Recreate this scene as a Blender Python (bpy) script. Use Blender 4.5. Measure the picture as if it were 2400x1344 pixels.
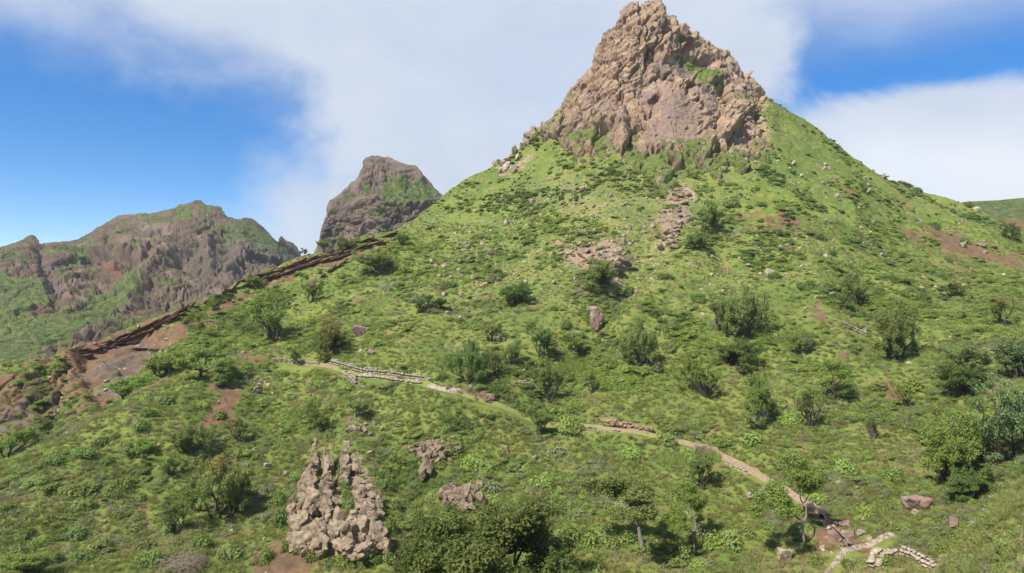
import bpy, math, random
import numpy as np
from math import radians as R
sc = bpy.context.scene
for o in list(bpy.data.objects): bpy.data.objects.remove(o)

# ------------------------------------------------------------------ camera, sky, sun, exposure
F = 1601.0; CU, CV = 1200.0, 672.0          # focal length and centre of a 2400 x 1344 picture
cam_d = bpy.data.cameras.new('camera'); cam = bpy.data.objects.new('camera', cam_d)
sc.collection.objects.link(cam); sc.camera = cam
cam_d.sensor_width = 36; cam_d.lens = 36 * F / 2400; cam_d.clip_start = 0.1; cam_d.clip_end = 20000
cam.location = (0, 0, 0); cam.rotation_euler = (R(90), 0, 0)
SUN = np.array([-0.45, -0.42, 0.79]); SUN /= np.linalg.norm(SUN)
sun_d = bpy.data.lights.new('sun', 'SUN'); sun = bpy.data.objects.new('sun', sun_d); sc.collection.objects.link(sun)
sun_d.energy = 5.0; sun_d.angle = R(0.5); sun_d.color = (1, 0.945, 0.86)
from mathutils import Vector
sun.rotation_euler = Vector(SUN).to_track_quat('Z', 'Y').to_euler(); sun.location = (-60, -20, 120)
sc.view_settings.view_transform = 'Standard'; sc.view_settings.look = 'None'
sc.view_settings.exposure = 0.45; sc.view_settings.gamma = 1.0
try: sc.view_settings.use_curve_mapping = False
except Exception: pass

class NT:
    """tiny node-tree helper"""
    def __init__(s, tree): s.t = tree; s.n = tree.nodes; s.l = tree.links
    def new(s, typ, **kw):
        nd = s.n.new(typ)
        for k, v in kw.items(): setattr(nd, k, v)
        return nd
    def put(s, sock, v):
        if hasattr(v, 'is_output'): s.l.new(v, sock)
        elif v is not None:
            try: sock.default_value = v
            except Exception: sock.default_value = (*v, 1)
    def m(s, op, a, b=None, c=None, clamp=False):
        nd = s.new('ShaderNodeMath', operation=op, use_clamp=clamp)
        for i, v in enumerate((a, b, c)):
            if v is not None: s.put(nd.inputs[i], v)
        return nd.outputs[0]
    def ss(s, x, lo, hi):                      # smoothstep
        nd = s.new('ShaderNodeMapRange', interpolation_type='SMOOTHSTEP'); nd.clamp = True
        s.put(nd.inputs[0], x); s.put(nd.inputs[1], lo); s.put(nd.inputs[2], hi); s.put(nd.inputs[3], 0.0); s.put(nd.inputs[4], 1.0)
        return nd.outputs[0]
    def mix(s, f, a, b):
        nd = s.new('ShaderNodeMix', data_type='RGBA'); s.put(nd.inputs[0], f)
        for i, v in ((6, a), (7, b)):
            if hasattr(v, 'is_output'): s.l.new(v, nd.inputs[i])
            else: nd.inputs[i].default_value = (v[0], v[1], v[2], 1)
        return nd.outputs[2]
    def noise(s, vec, scale, detail=4, rough=0.55, dist=0.0):
        nd = s.new('ShaderNodeTexNoise'); s.put(nd.inputs['Vector'], vec)
        nd.inputs['Scale'].default_value = scale; nd.inputs['Detail'].default_value = detail
        nd.inputs['Roughness'].default_value = rough; nd.inputs['Distortion'].default_value = dist
        return nd.outputs[0]
    def attr(s, name):
        return s.new('ShaderNodeAttribute', attribute_name=name).outputs['Fac']

world = bpy.data.worlds.new('World'); sc.world = world; world.use_nodes = True
w = NT(world.node_tree); w.n.clear()
sky = w.new('ShaderNodeTexSky', sky_type='NISHITA'); sky.sun_disc = False
sky.sun_elevation = math.asin(SUN[2]); sky.sun_rotation = math.atan2(SUN[0], SUN[1])
sky.altitude = 1500; sky.air_density = 0.85; sky.dust_density = 0.0; sky.ozone_density = 3.5
tc = w.new('ShaderNodeTexCoord'); dirv = tc.outputs['Generated']
sp = w.new('ShaderNodeSeparateXYZ'); w.l.new(dirv, sp.inputs[0])
dy = w.m('MAXIMUM', w.m('ABSOLUTE', sp.outputs[1]), 0.12)
azi = w.m('DIVIDE', sp.outputs[0], dy); alt = w.m('DIVIDE', sp.outputs[2], dy)      # tangents of bearing and height on the sky
def wcurve(x, pts, lo, hi, vlo, vhi):
    t = w.m('DIVIDE', w.m('SUBTRACT', x, lo), hi - lo, clamp=True)
    fc = w.new('ShaderNodeFloatCurve'); cv = fc.mapping.curves[0]
    P_ = [((a - lo) / (hi - lo), (b - vlo) / (vhi - vlo)) for a, b in pts]
    cv.points[0].location = P_[0]; cv.points[1].location = P_[-1]
    for q in P_[1:-1]: cv.points.new(*q)
    fc.mapping.update(); w.l.new(t, fc.inputs['Value'])
    return w.m('ADD', w.m('MULTIPLY', fc.outputs[0], vhi - vlo), vlo)
def T(u): return (u - CU) / F
def A(v): return (CV - v) / F
stretch = w.new('ShaderNodeMapping'); stretch.inputs['Scale'].default_value = (1, 1, 1.5); w.l.new(dirv, stretch.inputs[0])
big = w.m('SUBTRACT', w.noise(stretch.outputs[0], 3.2, 6, 0.55, 0.4), 0.5)
fine = w.m('SUBTRACT', w.noise(stretch.outputs[0], 8.0, 7, 0.6, 0.8), 0.5)
wob = w.m('ADD', w.m('MULTIPLY', big, 0.24), w.m('MULTIPLY', fine, 0.045))
altw = w.m('ADD', alt, wob); aziw = w.m('ADD', azi, w.m('MULTIPLY', wob, 0.9))
eL = wcurve(aziw, [(T(-600), A(-60)), (T(0), A(-18)), (T(250), A(36)), (T(480), A(138)), (T(700), A(236)), (T(785), A(400)), (T(840), A(672))], T(-600), T(840), A(672), A(-60))
blueL = w.m('MULTIPLY', w.ss(w.m('SUBTRACT', eL, altw), -0.055, 0.10), w.ss(w.m('SUBTRACT', w.m('SUBTRACT', T(770), w.m('MULTIPLY', w.m('SUBTRACT', A(300), alt), 0.35)), w.m('ADD', aziw, w.m('MULTIPLY', big, 0.25))), -0.05, 0.12))
eB = wcurve(aziw, [(T(1750), A(310)), (T(1900), A(272)), (T(2100), A(246)), (T(2400), A(212)), (T(3000), A(150))], T(1750), T(3000), A(400), A(-100))
eT = wcurve(aziw, [(T(1750), A(130)), (T(1900), A(75)), (T(2200), A(25)), (T(2400), A(-10)), (T(3000), A(-90))], T(1750), T(3000), A(400), A(-100))
blueR = w.m('MULTIPLY', w.m('MULTIPLY', w.ss(w.m('SUBTRACT', altw, eB), -0.012, 0.03), w.ss(w.m('SUBTRACT', eT, altw), -0.13, 0.09)), w.ss(w.m('ADD', aziw, w.m('MULTIPLY', wob, 1.2)), T(1722), T(1885)))
blue = w.m('MAXIMUM', blueL, blueR)
cloud = w.m('SUBTRACT', 1.0, blue)
thin = w.m('MULTIPLY', cloud, w.m('SUBTRACT', 0.98, w.m('MULTIPLY', w.ss(big, -0.12, 0.25), 0.16)))
thin = w.m('MULTIPLY', thin, w.ss(sp.outputs[2], -0.10, -0.02))
thin = w.m('MULTIPLY', thin, w.m('SUBTRACT', 1.0, w.m('MULTIPLY', w.m('MAXIMUM', w.ss(sp.outputs[2], 0.42, 0.62), w.ss(w.m('MULTIPLY', sp.outputs[1], -1.0), -0.05, 0.2)), 0.6)))
low = w.m('MULTIPLY', w.ss(azi, T(1700), T(2100)), w.ss(w.m('SUBTRACT', A(260), alt), -0.02, 0.09))
rim = w.m('MULTIPLY', w.ss(blueL, 0.0, 0.03), w.m('SUBTRACT', 1, w.ss(blueL, 0.1, 0.9)))
tone = w.m('ADD', 0.20, w.m('ADD', w.m('MULTIPLY', low, 0.85), w.m('ADD', w.m('MULTIPLY', fine, 0.55), w.m('MULTIPLY', big, 0.7))), clamp=True)
ccol = w.mix(tone, (0.585, 0.66, 0.785), (0.83, 0.87, 0.93))
hs = w.new('ShaderNodeHueSaturation'); hs.inputs['Hue'].default_value = 0.502; hs.inputs['Saturation'].default_value = 1.3; w.put(hs.inputs['Value'], w.m('ADD', 1.0, w.m('MULTIPLY', w.ss(sp.outputs[2], 0.14, 0.42), 0.2)))
w.l.new(sky.outputs[0], hs.inputs['Color'])
bg1 = w.new('ShaderNodeBackground'); w.l.new(hs.outputs[0], bg1.inputs[0]); bg1.inputs[1].default_value = 0.119
bg2 = w.new('ShaderNodeBackground'); w.l.new(ccol, bg2.inputs[0]); bg2.inputs[1].default_value = 0.78
mx = w.new('ShaderNodeMixShader'); w.l.new(thin, mx.inputs[0]); w.l.new(bg1.outputs[0], mx.inputs[1]); w.l.new(bg2.outputs[0], mx.inputs[2])
wo = w.new('ShaderNodeOutputWorld'); w.l.new(mx.outputs[0], wo.inputs[0])

# ------------------------------------------------------------------ noise in numpy
def _h(ix, iy, iz, seed):
    h = (ix.astype(np.uint32) * np.uint32(374761393)) ^ (iy.astype(np.uint32) * np.uint32(668265263)) ^ (iz.astype(np.uint32) * np.uint32(2246822519))
    h = h + np.uint32((seed * 3266489917) & 0xffffffff)
    h = (h ^ (h >> np.uint32(15))) * np.uint32(2246822519); h = (h ^ (h >> np.uint32(13))) * np.uint32(3266489917)
    return (h ^ (h >> np.uint32(16)))
def _f(h): return (h & np.uint32(0xffffff)).astype(np.float32) / np.float32(0xffffff)
def vnoise(P, fr, seed=0):
    Q = (P * fr).astype(np.float32) if np.isscalar(fr) else (P * np.asarray(fr)).astype(np.float32)
    i = np.floor(Q); f = Q - i; i = i.astype(np.int64); f = f * f * f * (f * (f * 6 - 15) + 10)
    r = 0
    for a in (0, 1):
        wx = f[..., 0] if a else 1 - f[..., 0]
        for b in (0, 1):
            wy = f[..., 1] if b else 1 - f[..., 1]
            for c in (0, 1):
                wz = f[..., 2] if c else 1 - f[..., 2]
                r = r + wx * wy * wz * _f(_h(i[..., 0] + a, i[..., 1] + b, i[..., 2] + c, seed))
    return r * 2 - 1
def fbm(P, fr, octv=3, seed=0, gain=0.5):
    r = 0; a = 1; fr = np.asarray(fr, dtype=float)
    for k in range(octv):
        r = r + a * vnoise(P, fr * (2.03 ** k), seed + 17 * k); a *= gain
    return r
def blocks(P, fr, seed, tilt=0.9):
    """faceted rock relief: each cell is a block with its own offset and tilted face; returns -1..1 and the distance to the joint between blocks"""
    Q = P * np.asarray(fr, dtype=float); i0 = np.floor(Q).astype(np.int64)
    best = np.full(Q.shape[:-1], 1e9, np.float32); sec = best.copy(); off = np.zeros_like(best); cid = np.zeros_like(best)
    for a in (-1, 0, 1):
        for b in (-1, 0, 1):
            for c in (-1, 0, 1):
                ix, iy, iz = i0[..., 0] + a, i0[..., 1] + b, i0[..., 2] + c
                h1 = _h(ix, iy, iz, seed); x = _f(h1); y = _f(_h(ix, iy, iz, seed + 1)); z = _f(_h(ix, iy, iz, seed + 2))
                dx, dy_, dz = Q[..., 0] - ix - x, Q[..., 1] - iy - y, Q[..., 2] - iz - z
                d = (dx * dx + dy_ * dy_ + dz * dz).astype(np.float32)
                k = d < best; sec = np.where(k, best, np.minimum(sec, d))
                t1 = _f(_h(ix, iy, iz, seed + 3)); t2 = _f(_h(ix, iy, iz, seed + 4)); t3 = _f(_h(ix, iy, iz, seed + 5))
                o = (t3 - .5) * 1.4 + tilt * ((t1 - .5) * 2 * dx + (t2 - .5) * 2 * dz + (x - .5) * dy_)
                best = np.where(k, d, best); off = np.where(k, o, off); cid = np.where(k, t1, cid)
    return off, np.sqrt(sec) - np.sqrt(best)
def sstep(x, a, b):
    t = np.clip((x - a) / (b - a), 0, 1); return t * t * (3 - 2 * t)
def pchip(xs, ys):
    xs = np.array(xs, float); ys = np.array(ys, float); h = np.diff(xs); d = np.diff(ys) / h
    m = np.zeros_like(xs); m[0], m[-1] = d[0], d[-1]
    for k in range(1, len(xs) - 1):
        if d[k - 1] * d[k] > 0:
            w1, w2 = 2 * h[k] + h[k - 1], h[k] + 2 * h[k - 1]; m[k] = (w1 + w2) / (w1 / d[k - 1] + w2 / d[k])
    def f(x):
        x = np.asarray(x, float); k = np.clip(np.searchsorted(xs, x) - 1, 0, len(h) - 1)
        t = (x - xs[k]) / h[k]; t = np.clip(t, -0.0, 1.0)
        return ((1 + 2 * t) * (1 - t) ** 2 * ys[k] + t * (1 - t) ** 2 * h[k] * m[k] + t * t * (3 - 2 * t) * ys[k + 1] + t * t * (t - 1) * h[k] * m[k + 1])
    return f
class TPS:
    """thin-plate surface of log distance over bearing and height"""
    def __init__(s, pts, smooth=1e-4):
        a = np.array(pts, float); s.c = a[:, :2] / 1000; n = len(a); y = np.log(a[:, 2])
        r = np.linalg.norm(s.c[:, None] - s.c[None], axis=2); K = s.phi(r) + np.eye(n) * smooth
        Pm = np.hstack([np.ones((n, 1)), s.c]); M = np.zeros((n + 3, n + 3)); M[:n, :n] = K; M[:n, n:] = Pm; M[n:, :n] = Pm.T
        s.w = np.linalg.solve(M, np.concatenate([y, np.zeros(3)]))
    def phi(s, r): return np.where(r > 1e-9, r * r * np.log(r + 1e-12), 0)
    def __call__(s, u, v):
        u = np.asarray(u, float) / 1000; v = np.asarray(v, float) / 1000; n = len(s.c)
        o = s.w[n] + s.w[n + 1] * u + s.w[n + 2] * v
        for k in range(n): o = o + s.w[k] * s.phi(np.hypot(u - s.c[k, 0], v - s.c[k, 1]))
        return np.exp(o)
def unproj(u, v, Y): return np.stack([(u - CU) / F * Y, Y, (CV - v) / F * Y], -1)
def grid_normals(P):
    du = np.gradient(P, axis=1); dv = np.gradient(P, axis=0); n = np.cross(du, dv)
    return n / (np.linalg.norm(n, axis=2, keepdims=True) + 1e-9)
def seg_dist(u, v, poly):
    d = np.full(np.shape(u), 1e9)
    for (x0, y0), (x1, y1) in zip(poly[:-1], poly[1:]):
        dx, dy_ = x1 - x0, y1 - y0; t = np.clip(((u - x0) * dx + (v - y0) * dy_) / (dx * dx + dy_ * dy_), 0, 1)
        d = np.minimum(d, np.hypot(u - x0 - t * dx, v - y0 - t * dy_))
    return d
def poly_sd(u, v, poly):
    """signed distance, positive inside"""
    d = seg_dist(u, v, list(poly) + [poly[0]]); ins = np.zeros(np.shape(u), bool); n = len(poly)
    for k in range(n):
        (x0, y0), (x1, y1) = poly[k], poly[(k + 1) % n]
        if y0 == y1: continue
        ins ^= ((y0 > v) != (y1 > v)) & (u < (x1 - x0) * (v - y0) / (y1 - y0) + x0)
    return np.where(ins, d, -d)

# ------------------------------------------------------------------ objects helpers
COL = sc.collection
def mesh_obj(name, V, Fc, mat, parent=None, smooth=True, attrs=None, link=True):
    V = np.asarray(V, np.float32).reshape(-1, 3); Fc = np.asarray(Fc, np.int32)
    me = bpy.data.meshes.new(name); nf, k = Fc.shape
    me.vertices.add(len(V)); me.vertices.foreach_set('co', V.ravel())
    me.loops.add(nf * k); me.loops.foreach_set('vertex_index', Fc.ravel())
    me.polygons.add(nf); me.polygons.foreach_set('loop_start', np.arange(nf, dtype=np.int32) * k)
    if smooth: me.polygons.foreach_set('use_smooth', np.ones(nf, bool))
    me.update(calc_edges=True)
    for an, (dom, arr) in (attrs or {}).items():
        at = me.attributes.new(an, 'FLOAT', dom); at.data.foreach_set('value', np.asarray(arr, np.float32).ravel())
    if mat is not None: me.materials.append(mat)
    o = bpy.data.objects.new(name, me)
    if link: COL.objects.link(o)
    if parent is not None: o.parent = parent
    return o
def grid_faces(nr, nc):
    i = np.arange(nr * nc).reshape(nr, nc)
    return np.stack([i[:-1, :-1], i[:-1, 1:], i[1:, 1:], i[1:, :-1]], -1).reshape(-1, 4)
def tag(o, label=None, cat=None, group=None, kind=None):
    for k, v in (('label', label), ('category', cat), ('group', group), ('kind', kind)):
        if v: o[k] = v
    return o
def empty(name, loc):
    o = bpy.data.objects.new(name, None); COL.objects.link(o); o.location = loc; o.empty_display_size = 0.3; return o
def copy_tree(o):
    c = o.copy(); COL.objects.link(c)
    for ch in list(o.children):
        d = ch.copy(); d.parent = c; COL.objects.link(d)
    return c

# ------------------------------------------------------------------ materials
def material(name):
    m = bpy.data.materials.new(name); m.use_nodes = True; m.node_tree.nodes.clear(); return m, NT(m.node_tree)
def finish(n, col, rough=0.9, bump=None, bstr=0.3, bdist=0.1, spec=0.2, transl=0.0):
    b = n.new('ShaderNodeBsdfPrincipled'); n.put(b.inputs['Base Color'], col); n.put(b.inputs['Roughness'], rough)
    b.inputs['Specular IOR Level'].default_value = spec
    if bump is not None:
        bp = n.new('ShaderNodeBump'); bp.inputs['Strength'].default_value = bstr; bp.inputs['Distance'].default_value = bdist
        n.l.new(bump, bp.inputs['Height']); n.l.new(bp.outputs[0], b.inputs['Normal'])
    out = n.new('ShaderNodeOutputMaterial')
    if transl:
        t = n.new('ShaderNodeBsdfTranslucent'); n.put(t.inputs[0], col); mx = n.new('ShaderNodeMixShader'); mx.inputs[0].default_value = transl
        n.l.new(b.outputs[0], mx.inputs[1]); n.l.new(t.outputs[0], mx.inputs[2]); n.l.new(mx.outputs[0], out.inputs[0])
    else: n.l.new(b.outputs[0], out.inputs[0])
def pos(n): return n.new('ShaderNodeNewGeometry').outputs['Position']
def objco(n): return n.new('ShaderNodeTexCoord').outputs['Object']
def rock_colour(n, p, warm=(0.28, 0.185, 0.122), pale=(0.38, 0.275, 0.185), dark=(0.145, 0.102, 0.08), s=1.0):
    a = n.noise(p, 0.35 * s, 5, 0.6); b = n.noise(p, 1.6 * s, 6, 0.65); c = n.noise(p, 0.12 * s, 3, 0.5)
    col = n.mix(n.ss(a, 0.4, 0.62), warm, pale)
    col = n.mix(n.m('MULTIPLY', n.ss(c, 0.5, 0.66), 0.7), col, (0.235, 0.16, 0.135))
    col = n.mix(n.m('MULTIPLY', n.ss(b, 0.55, 0.75), 0.75), col, dark)
    return col
GREENS = dict(lush=(0.105, 0.195, 0.022), grass=(0.185, 0.245, 0.035), dry=(0.285, 0.285, 0.065))

def mat_hill():
    m, n = material('hillside_grass'); p = pos(n)
    a = n.noise(p, 0.11, 5, 0.6); b = n.noise(p, 0.7, 6, 0.65); c = n.noise(p, 3.5, 4, 0.7); e = n.noise(p, 0.03, 3)
    col = n.mix(n.ss(n.m('ADD', a, n.m('MULTIPLY', n.m('SUBTRACT', b, .5), 0.6)), 0.38, 0.62), (0.110, 0.162, 0.033), (0.186, 0.217, 0.05))
    col = n.mix(n.m('MULTIPLY', n.ss(b, 0.52, 0.72), 0.7), col, (0.25, 0.245, 0.078))
    col = n.mix(n.m('MULTIPLY', n.ss(c, 0.5, 0.7), 0.5), col, (0.06, 0.095, 0.022))
    col = n.mix(n.m('MULTIPLY', n.ss(n.noise(p, 0.9, 7, .7), 0.56, 0.66), 0.35), col, (0.20, 0.155, 0.07))
    ter = n.new('ShaderNodeMapping'); ter.inputs['Scale'].default_value = (.35, .8, 2.2); n.l.new(p, ter.inputs[0]); tr = n.noise(ter.outputs[0], 1.3, 7, .72)
    col = n.mix(n.m('MULTIPLY', n.ss(tr, .52, .66), .6), col, (0.075, 0.115, 0.026)); col = n.mix(n.m('MULTIPLY', n.ss(n.noise(ter.outputs[0], 2.9, 6, .75), .55, .68), .5), col, (0.30, 0.25, 0.11))
    # bare red and brown soil
    edge = n.m('MULTIPLY', n.m('SUBTRACT', n.noise(p, 0.45, 9, 0.72), 0.5), 2.2)
    f = n.m('MULTIPLY', n.ss(n.m('ADD', n.attr('soil'), edge), 0.42, 0.85), 0.93)
    soilc = n.mix(n.ss(n.noise(p, 0.5, 6, .7), .4, .65), (0.21, 0.115, 0.068), (0.14, 0.085, 0.056))
    soilc = n.mix(n.m('MULTIPLY', n.ss(n.noise(p, 4, 4, .7), .55, .75), .6), soilc, (0.24, 0.145, 0.09)); soilc = n.mix(n.m('MULTIPLY', n.ss(n.noise(p, 1.1, 8, .8), .5, .62), .6), soilc, (0.095, 0.055, 0.038))
    soilc = n.mix(n.ss(n.attr('ash'), 0.2, 0.8), soilc, n.mix(n.ss(b, .4, .65), (0.12, 0.085, 0.07), (0.175, 0.122, 0.092)))
    col = n.mix(f, col, soilc)
    # rubble showing between the plants
    f2 = n.ss(n.m('ADD', n.attr('stone'), n.m('MULTIPLY', n.m('SUBTRACT', n.noise(p, 1.3, 8, .8), .5), 2.4)), 0.5, 0.62)
    col = n.mix(f2, col, rock_colour(n, p, s=1.5))
    rv = n.ss(n.m('ADD', n.attr('gravel'), edge), 0.35, 0.6)
    col = n.mix(rv, col, n.mix(c, (0.17, 0.15, 0.125), (0.36, 0.32, 0.27)))
    finish(n, col, 0.95, n.m('ADD', n.m('MULTIPLY', c, 0.6), n.noise(p, 9, 3, .7)), 0.55, 0.14, 0.1)
    return m
def mat_rock(name, s=1.0, green=0.5, far=False, **kw):
    m, n = material(name); p = pos(n)
    col = rock_colour(n, p, s=s, **kw)
    g = n.new('ShaderNodeNewGeometry'); spn = n.new('ShaderNodeSeparateXYZ'); n.l.new(g.outputs['Normal'], spn.inputs[0])
    nz = spn.outputs[2]; q = n.noise(p, 0.25 * s, 6, 0.68)
    st = n.new('ShaderNodeMapping'); st.inputs['Scale'].default_value = (1, 1, .22); n.l.new(p, st.inputs[0])
    streak = n.noise(st.outputs[0], 1.4 * s, 5, .65)
    col = n.mix(n.m('MULTIPLY', n.ss(streak, .55, .72), .5), col, (0.15, 0.11, 0.09))
    col = n.mix(n.m('MULTIPLY', n.ss(n.attr('slab'), .3, .8), .75), col, n.mix(n.ss(streak, .4, .65), (0.2, 0.143, 0.112), (0.26, 0.19, 0.146)))
    f = n.ss(n.m('ADD', n.m('ADD', n.m('MULTIPLY', nz, 0.36 if far else 0.55), n.m('MULTIPLY', n.m('SUBTRACT', q, .5), 1.5)), n.m('SUBTRACT', n.attr('green'), 0.62 - .0)), 0.08, 0.24)
    gcol = n.mix(n.ss(n.noise(p, 1.1 * s, 5, .7), .4, .62), (0.085, 0.125, 0.028), (0.155, 0.18, 0.045)) if not far else \
        n.mix(n.ss(n.noise(p, 1.1 * s, 5, .7), .4, .62), (0.055, 0.082, 0.024), (0.13, 0.155, 0.042)); gcol = n.mix(n.m('MULTIPLY', n.ss(n.noise(p, 0.8 * s, 7, .75), .53, .62), .7), gcol, (0.125, 0.092, 0.06))
    col = n.mix(f, col, gcol)
    if far:
        col = n.mix(n.m('MULTIPLY', n.ss(n.attr('red'), .2, .8), .4), col, (0.25, 0.085, 0.06))
        col = n.mix(n.m('MULTIPLY', n.ss(n.attr('grey'), .1, .9), .45), col, (0.105, 0.088, 0.078))
    finish(n, col, 0.92, n.m('ADD', n.noise(p, 2.2 * s, 6, .7), n.m('MULTIPLY', streak, .7)), 0.6, 0.35 / s, 0.15)
    return m
def mat_stone(name, warm, pale, dark, s=1.0):
    m, n = material(name); oi = n.new('ShaderNodeObjectInfo'); ad = n.new('ShaderNodeVectorMath', operation='ADD')
    n.l.new(pos(n), ad.inputs[0]); cb = n.new('ShaderNodeCombineXYZ'); n.l.new(n.m('MULTIPLY', oi.outputs['Random'], 40.0), cb.inputs[0]); n.l.new(cb.outputs[0], ad.inputs[1])
    p = ad.outputs[0]; a = n.noise(p, 1.2 * s, 6, .65); b = n.noise(p, 5 * s, 5, .7)
    col = n.mix(n.ss(a, .38, .64), warm, pale); col = n.mix(n.m('MULTIPLY', n.ss(b, .52, .72), .7), col, dark)
    col = n.mix(n.m('MULTIPLY', n.ss(n.noise(p, 2.6, 5, .7), .6, .7), .4), col, (0.15, 0.17, 0.07))
    hv = n.new('ShaderNodeHueSaturation'); n.put(hv.inputs['Value'], n.m('ADD', .78, n.m('MULTIPLY', oi.outputs['Random'], .42))); n.l.new(col, hv.inputs['Color'])
    finish(n, hv.outputs[0], 0.9, n.m('ADD', a, b), 0.6, 0.12, 0.2)
    return m
def mat_leaf(name, c1, c2, c3=None, transl=0.38, vary=0.16):
    """leaf colour: each leaf picks its own tint, each plant its own shade"""
    m, n = material(name); t = n.attr('tint'); oi = n.new('ShaderNodeObjectInfo')
    col = n.mix(t, c1, c2)
    if c3 is not None: col = n.mix(n.ss(n.attr('tip'), 0.45, 1.0), col, c3)
    hv = n.new('ShaderNodeHueSaturation')
    n.put(hv.inputs['Hue'], n.m('ADD', 0.5 - 0.012, n.m('MULTIPLY', oi.outputs['Random'], 0.024)))
    n.put(hv.inputs['Value'], n.m('ADD', 1 - vary, n.m('MULTIPLY', oi.outputs['Random'], 2 * vary))); n.l.new(col, hv.inputs['Color'])
    finish(n, hv.outputs[0], 0.62, None, spec=0.25, transl=transl)
    return m
def mat_bark(name, c1, c2):
    m, n = material(name); p = objco(n); mp = n.new('ShaderNodeMapping'); mp.inputs['Scale'].default_value = (1, 1, .3); n.l.new(p, mp.inputs[0])
    a = n.noise(mp.outputs[0], 9, 5, .7)
    finish(n, n.mix(n.ss(a, .35, .65), c1, c2), 0.9, a, .6, .04)
    return m
def mat_path():
    m, n = material('trodden_earth'); p = pos(n); a = n.noise(p, .8, 6, .7); b = n.noise(p, 4, 5, .7)
    earth = n.mix(n.ss(b, .4, .65), (0.235, 0.165, 0.1), (0.35, 0.265, 0.172))
    stony = n.mix(n.ss(b, .42, .6), (0.22, 0.165, 0.12), (0.44, 0.37, 0.29))
    grass = n.mix(n.ss(a, .4, .62), (0.19, 0.215, 0.05), (0.27, 0.265, 0.09))
    col = n.mix(n.ss(n.m('ADD', n.attr('grassy'), n.m('MULTIPLY', n.m('SUBTRACT', a, .5), 1.2)), .35, .6), earth, grass)
    col = n.mix(n.ss(n.m('ADD', n.attr('stony'), n.m('MULTIPLY', n.m('SUBTRACT', b, .5), .8)), .35, .6), col, stony)
    finish(n, col, .95, b, .6, .1, .1)
    return m
M = dict(
    hill=mat_hill(), peak=mat_rock('peak_rock', 1.0),
    far=mat_rock('far_rock', 0.34, far=True, warm=(0.098, 0.069, 0.046), pale=(0.152, 0.108, 0.07), dark=(0.06, 0.045, 0.036)),
    dome=mat_rock('dome_rock', 0.4, far=True, warm=(0.115, 0.09, 0.066), pale=(0.175, 0.133, 0.095), dark=(0.062, 0.05, 0.042)),
    stone=mat_stone('boulder_stone', (0.29, 0.22, 0.15), (0.43, 0.35, 0.25), (0.18, 0.13, 0.095)),
    crag=mat_stone('crag_stone', (0.195, 0.142, 0.093), (0.335, 0.26, 0.172), (0.105, 0.078, 0.057), 1.3),
    brown=mat_stone('purple_brown_stone', (0.24, 0.155, 0.125), (0.31, 0.21, 0.165), (0.15, 0.10, 0.085)),
    strata=mat_stone('dark_strata', (0.15, 0.085, 0.058), (0.22, 0.13, 0.085), (0.065, 0.045, 0.038)),
    redrock=mat_stone('red_bank', (0.22, 0.125, 0.09), (0.31, 0.195, 0.145), (0.14, 0.08, 0.06)),
    wall=mat_stone('wall_stone', (0.33, 0.27, 0.195), (0.46, 0.385, 0.29), (0.18, 0.145, 0.11), 2),
    path=mat_path(),
    bark=mat_bark('dark_bark', (0.04, 0.031, 0.024), (0.10, 0.078, 0.06)), pale_bark=mat_bark('pale_bark', (0.36, 0.32, 0.27), (0.55, 0.5, 0.44)),
    grey_bark=mat_bark('grey_bark', (0.16, 0.13, 0.11), (0.28, 0.24, 0.2)),
    leaf_light=mat_leaf('light_leaf', (0.165, 0.24, 0.042), (0.32, 0.40, 0.09)),
    leaf_mid=mat_leaf('mid_leaf', (0.15, 0.205, 0.05), (0.31, 0.355, 0.1)),
    leaf_dark=mat_leaf('dark_leaf', (0.10, 0.165, 0.036), (0.22, 0.295, 0.072)),
    leaf_blue=mat_leaf('blue_green_leaf', (0.115, 0.18, 0.062), (0.25, 0.325, 0.12)),
    leaf_olive=mat_leaf('olive_leaf', (0.125, 0.17, 0.035), (0.235, 0.27, 0.07), (0.36, 0.26, 0.085)),
    leaf_big=mat_leaf('fig_leaf', (0.075, 0.115, 0.022), (0.19, 0.215, 0.05)),
    shrub_a=mat_leaf('shrub_leaf', (0.16, 0.225, 0.048), (0.32, 0.385, 0.1), vary=.22),
    shrub_b=mat_leaf('grey_shrub_leaf', (0.18, 0.20, 0.085), (0.32, 0.33, 0.15), vary=.2),
    shrub_c=mat_leaf('bright_shrub_leaf', (0.195, 0.27, 0.05), (0.36, 0.43, 0.1), vary=.16),
    dry_twig=mat_leaf('dry_twig', (0.15, 0.115, 0.08), (0.30, 0.23, 0.16), transl=.1),
    straw=mat_leaf('straw_blade', (0.27, 0.24, 0.10), (0.46, 0.41, 0.2), transl=.3),
    grass=mat_leaf('grass_blade', (0.18, 0.215, 0.05), (0.36, 0.355, 0.12), transl=.35, vary=.15),
)
#PART2
# ------------------------------------------------------------------ the land
SIL = [(-500, 905), (-200, 872), (0, 852), (60, 838), (120, 825), (180, 808), (250, 785), (330, 757), (420, 727), (500, 692), (560, 658), (620, 635), (720, 598), (800, 578), (870, 552), (910, 546), (960, 520), (1000, 490), (1035, 462),
       (1100, 425), (1150, 395), (1200, 362), (1225, 342), (1245, 308), (1280, 290), (1320, 245), (1340, 215), (1385, 155), (1400, 120), (1415, 85), (1455, 50), (1466, 22), (1500, 12), (1525, 1), (1545, 12), (1560, 40), (1580, 62),
       (1590, 70), (1605, 53), (1625, 70), (1650, 92), (1690, 120), (1720, 148), (1760, 190), (1790, 222), (1840, 257), (1900, 295), (1950, 335), (2000, 370), (2060, 408), (2120, 433), (2180, 456), (2250, 476), (2300, 498), (2350, 520), (2400, 545), (2520, 600), (2900, 720)]
sil = pchip(*zip(*SIL))
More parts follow.
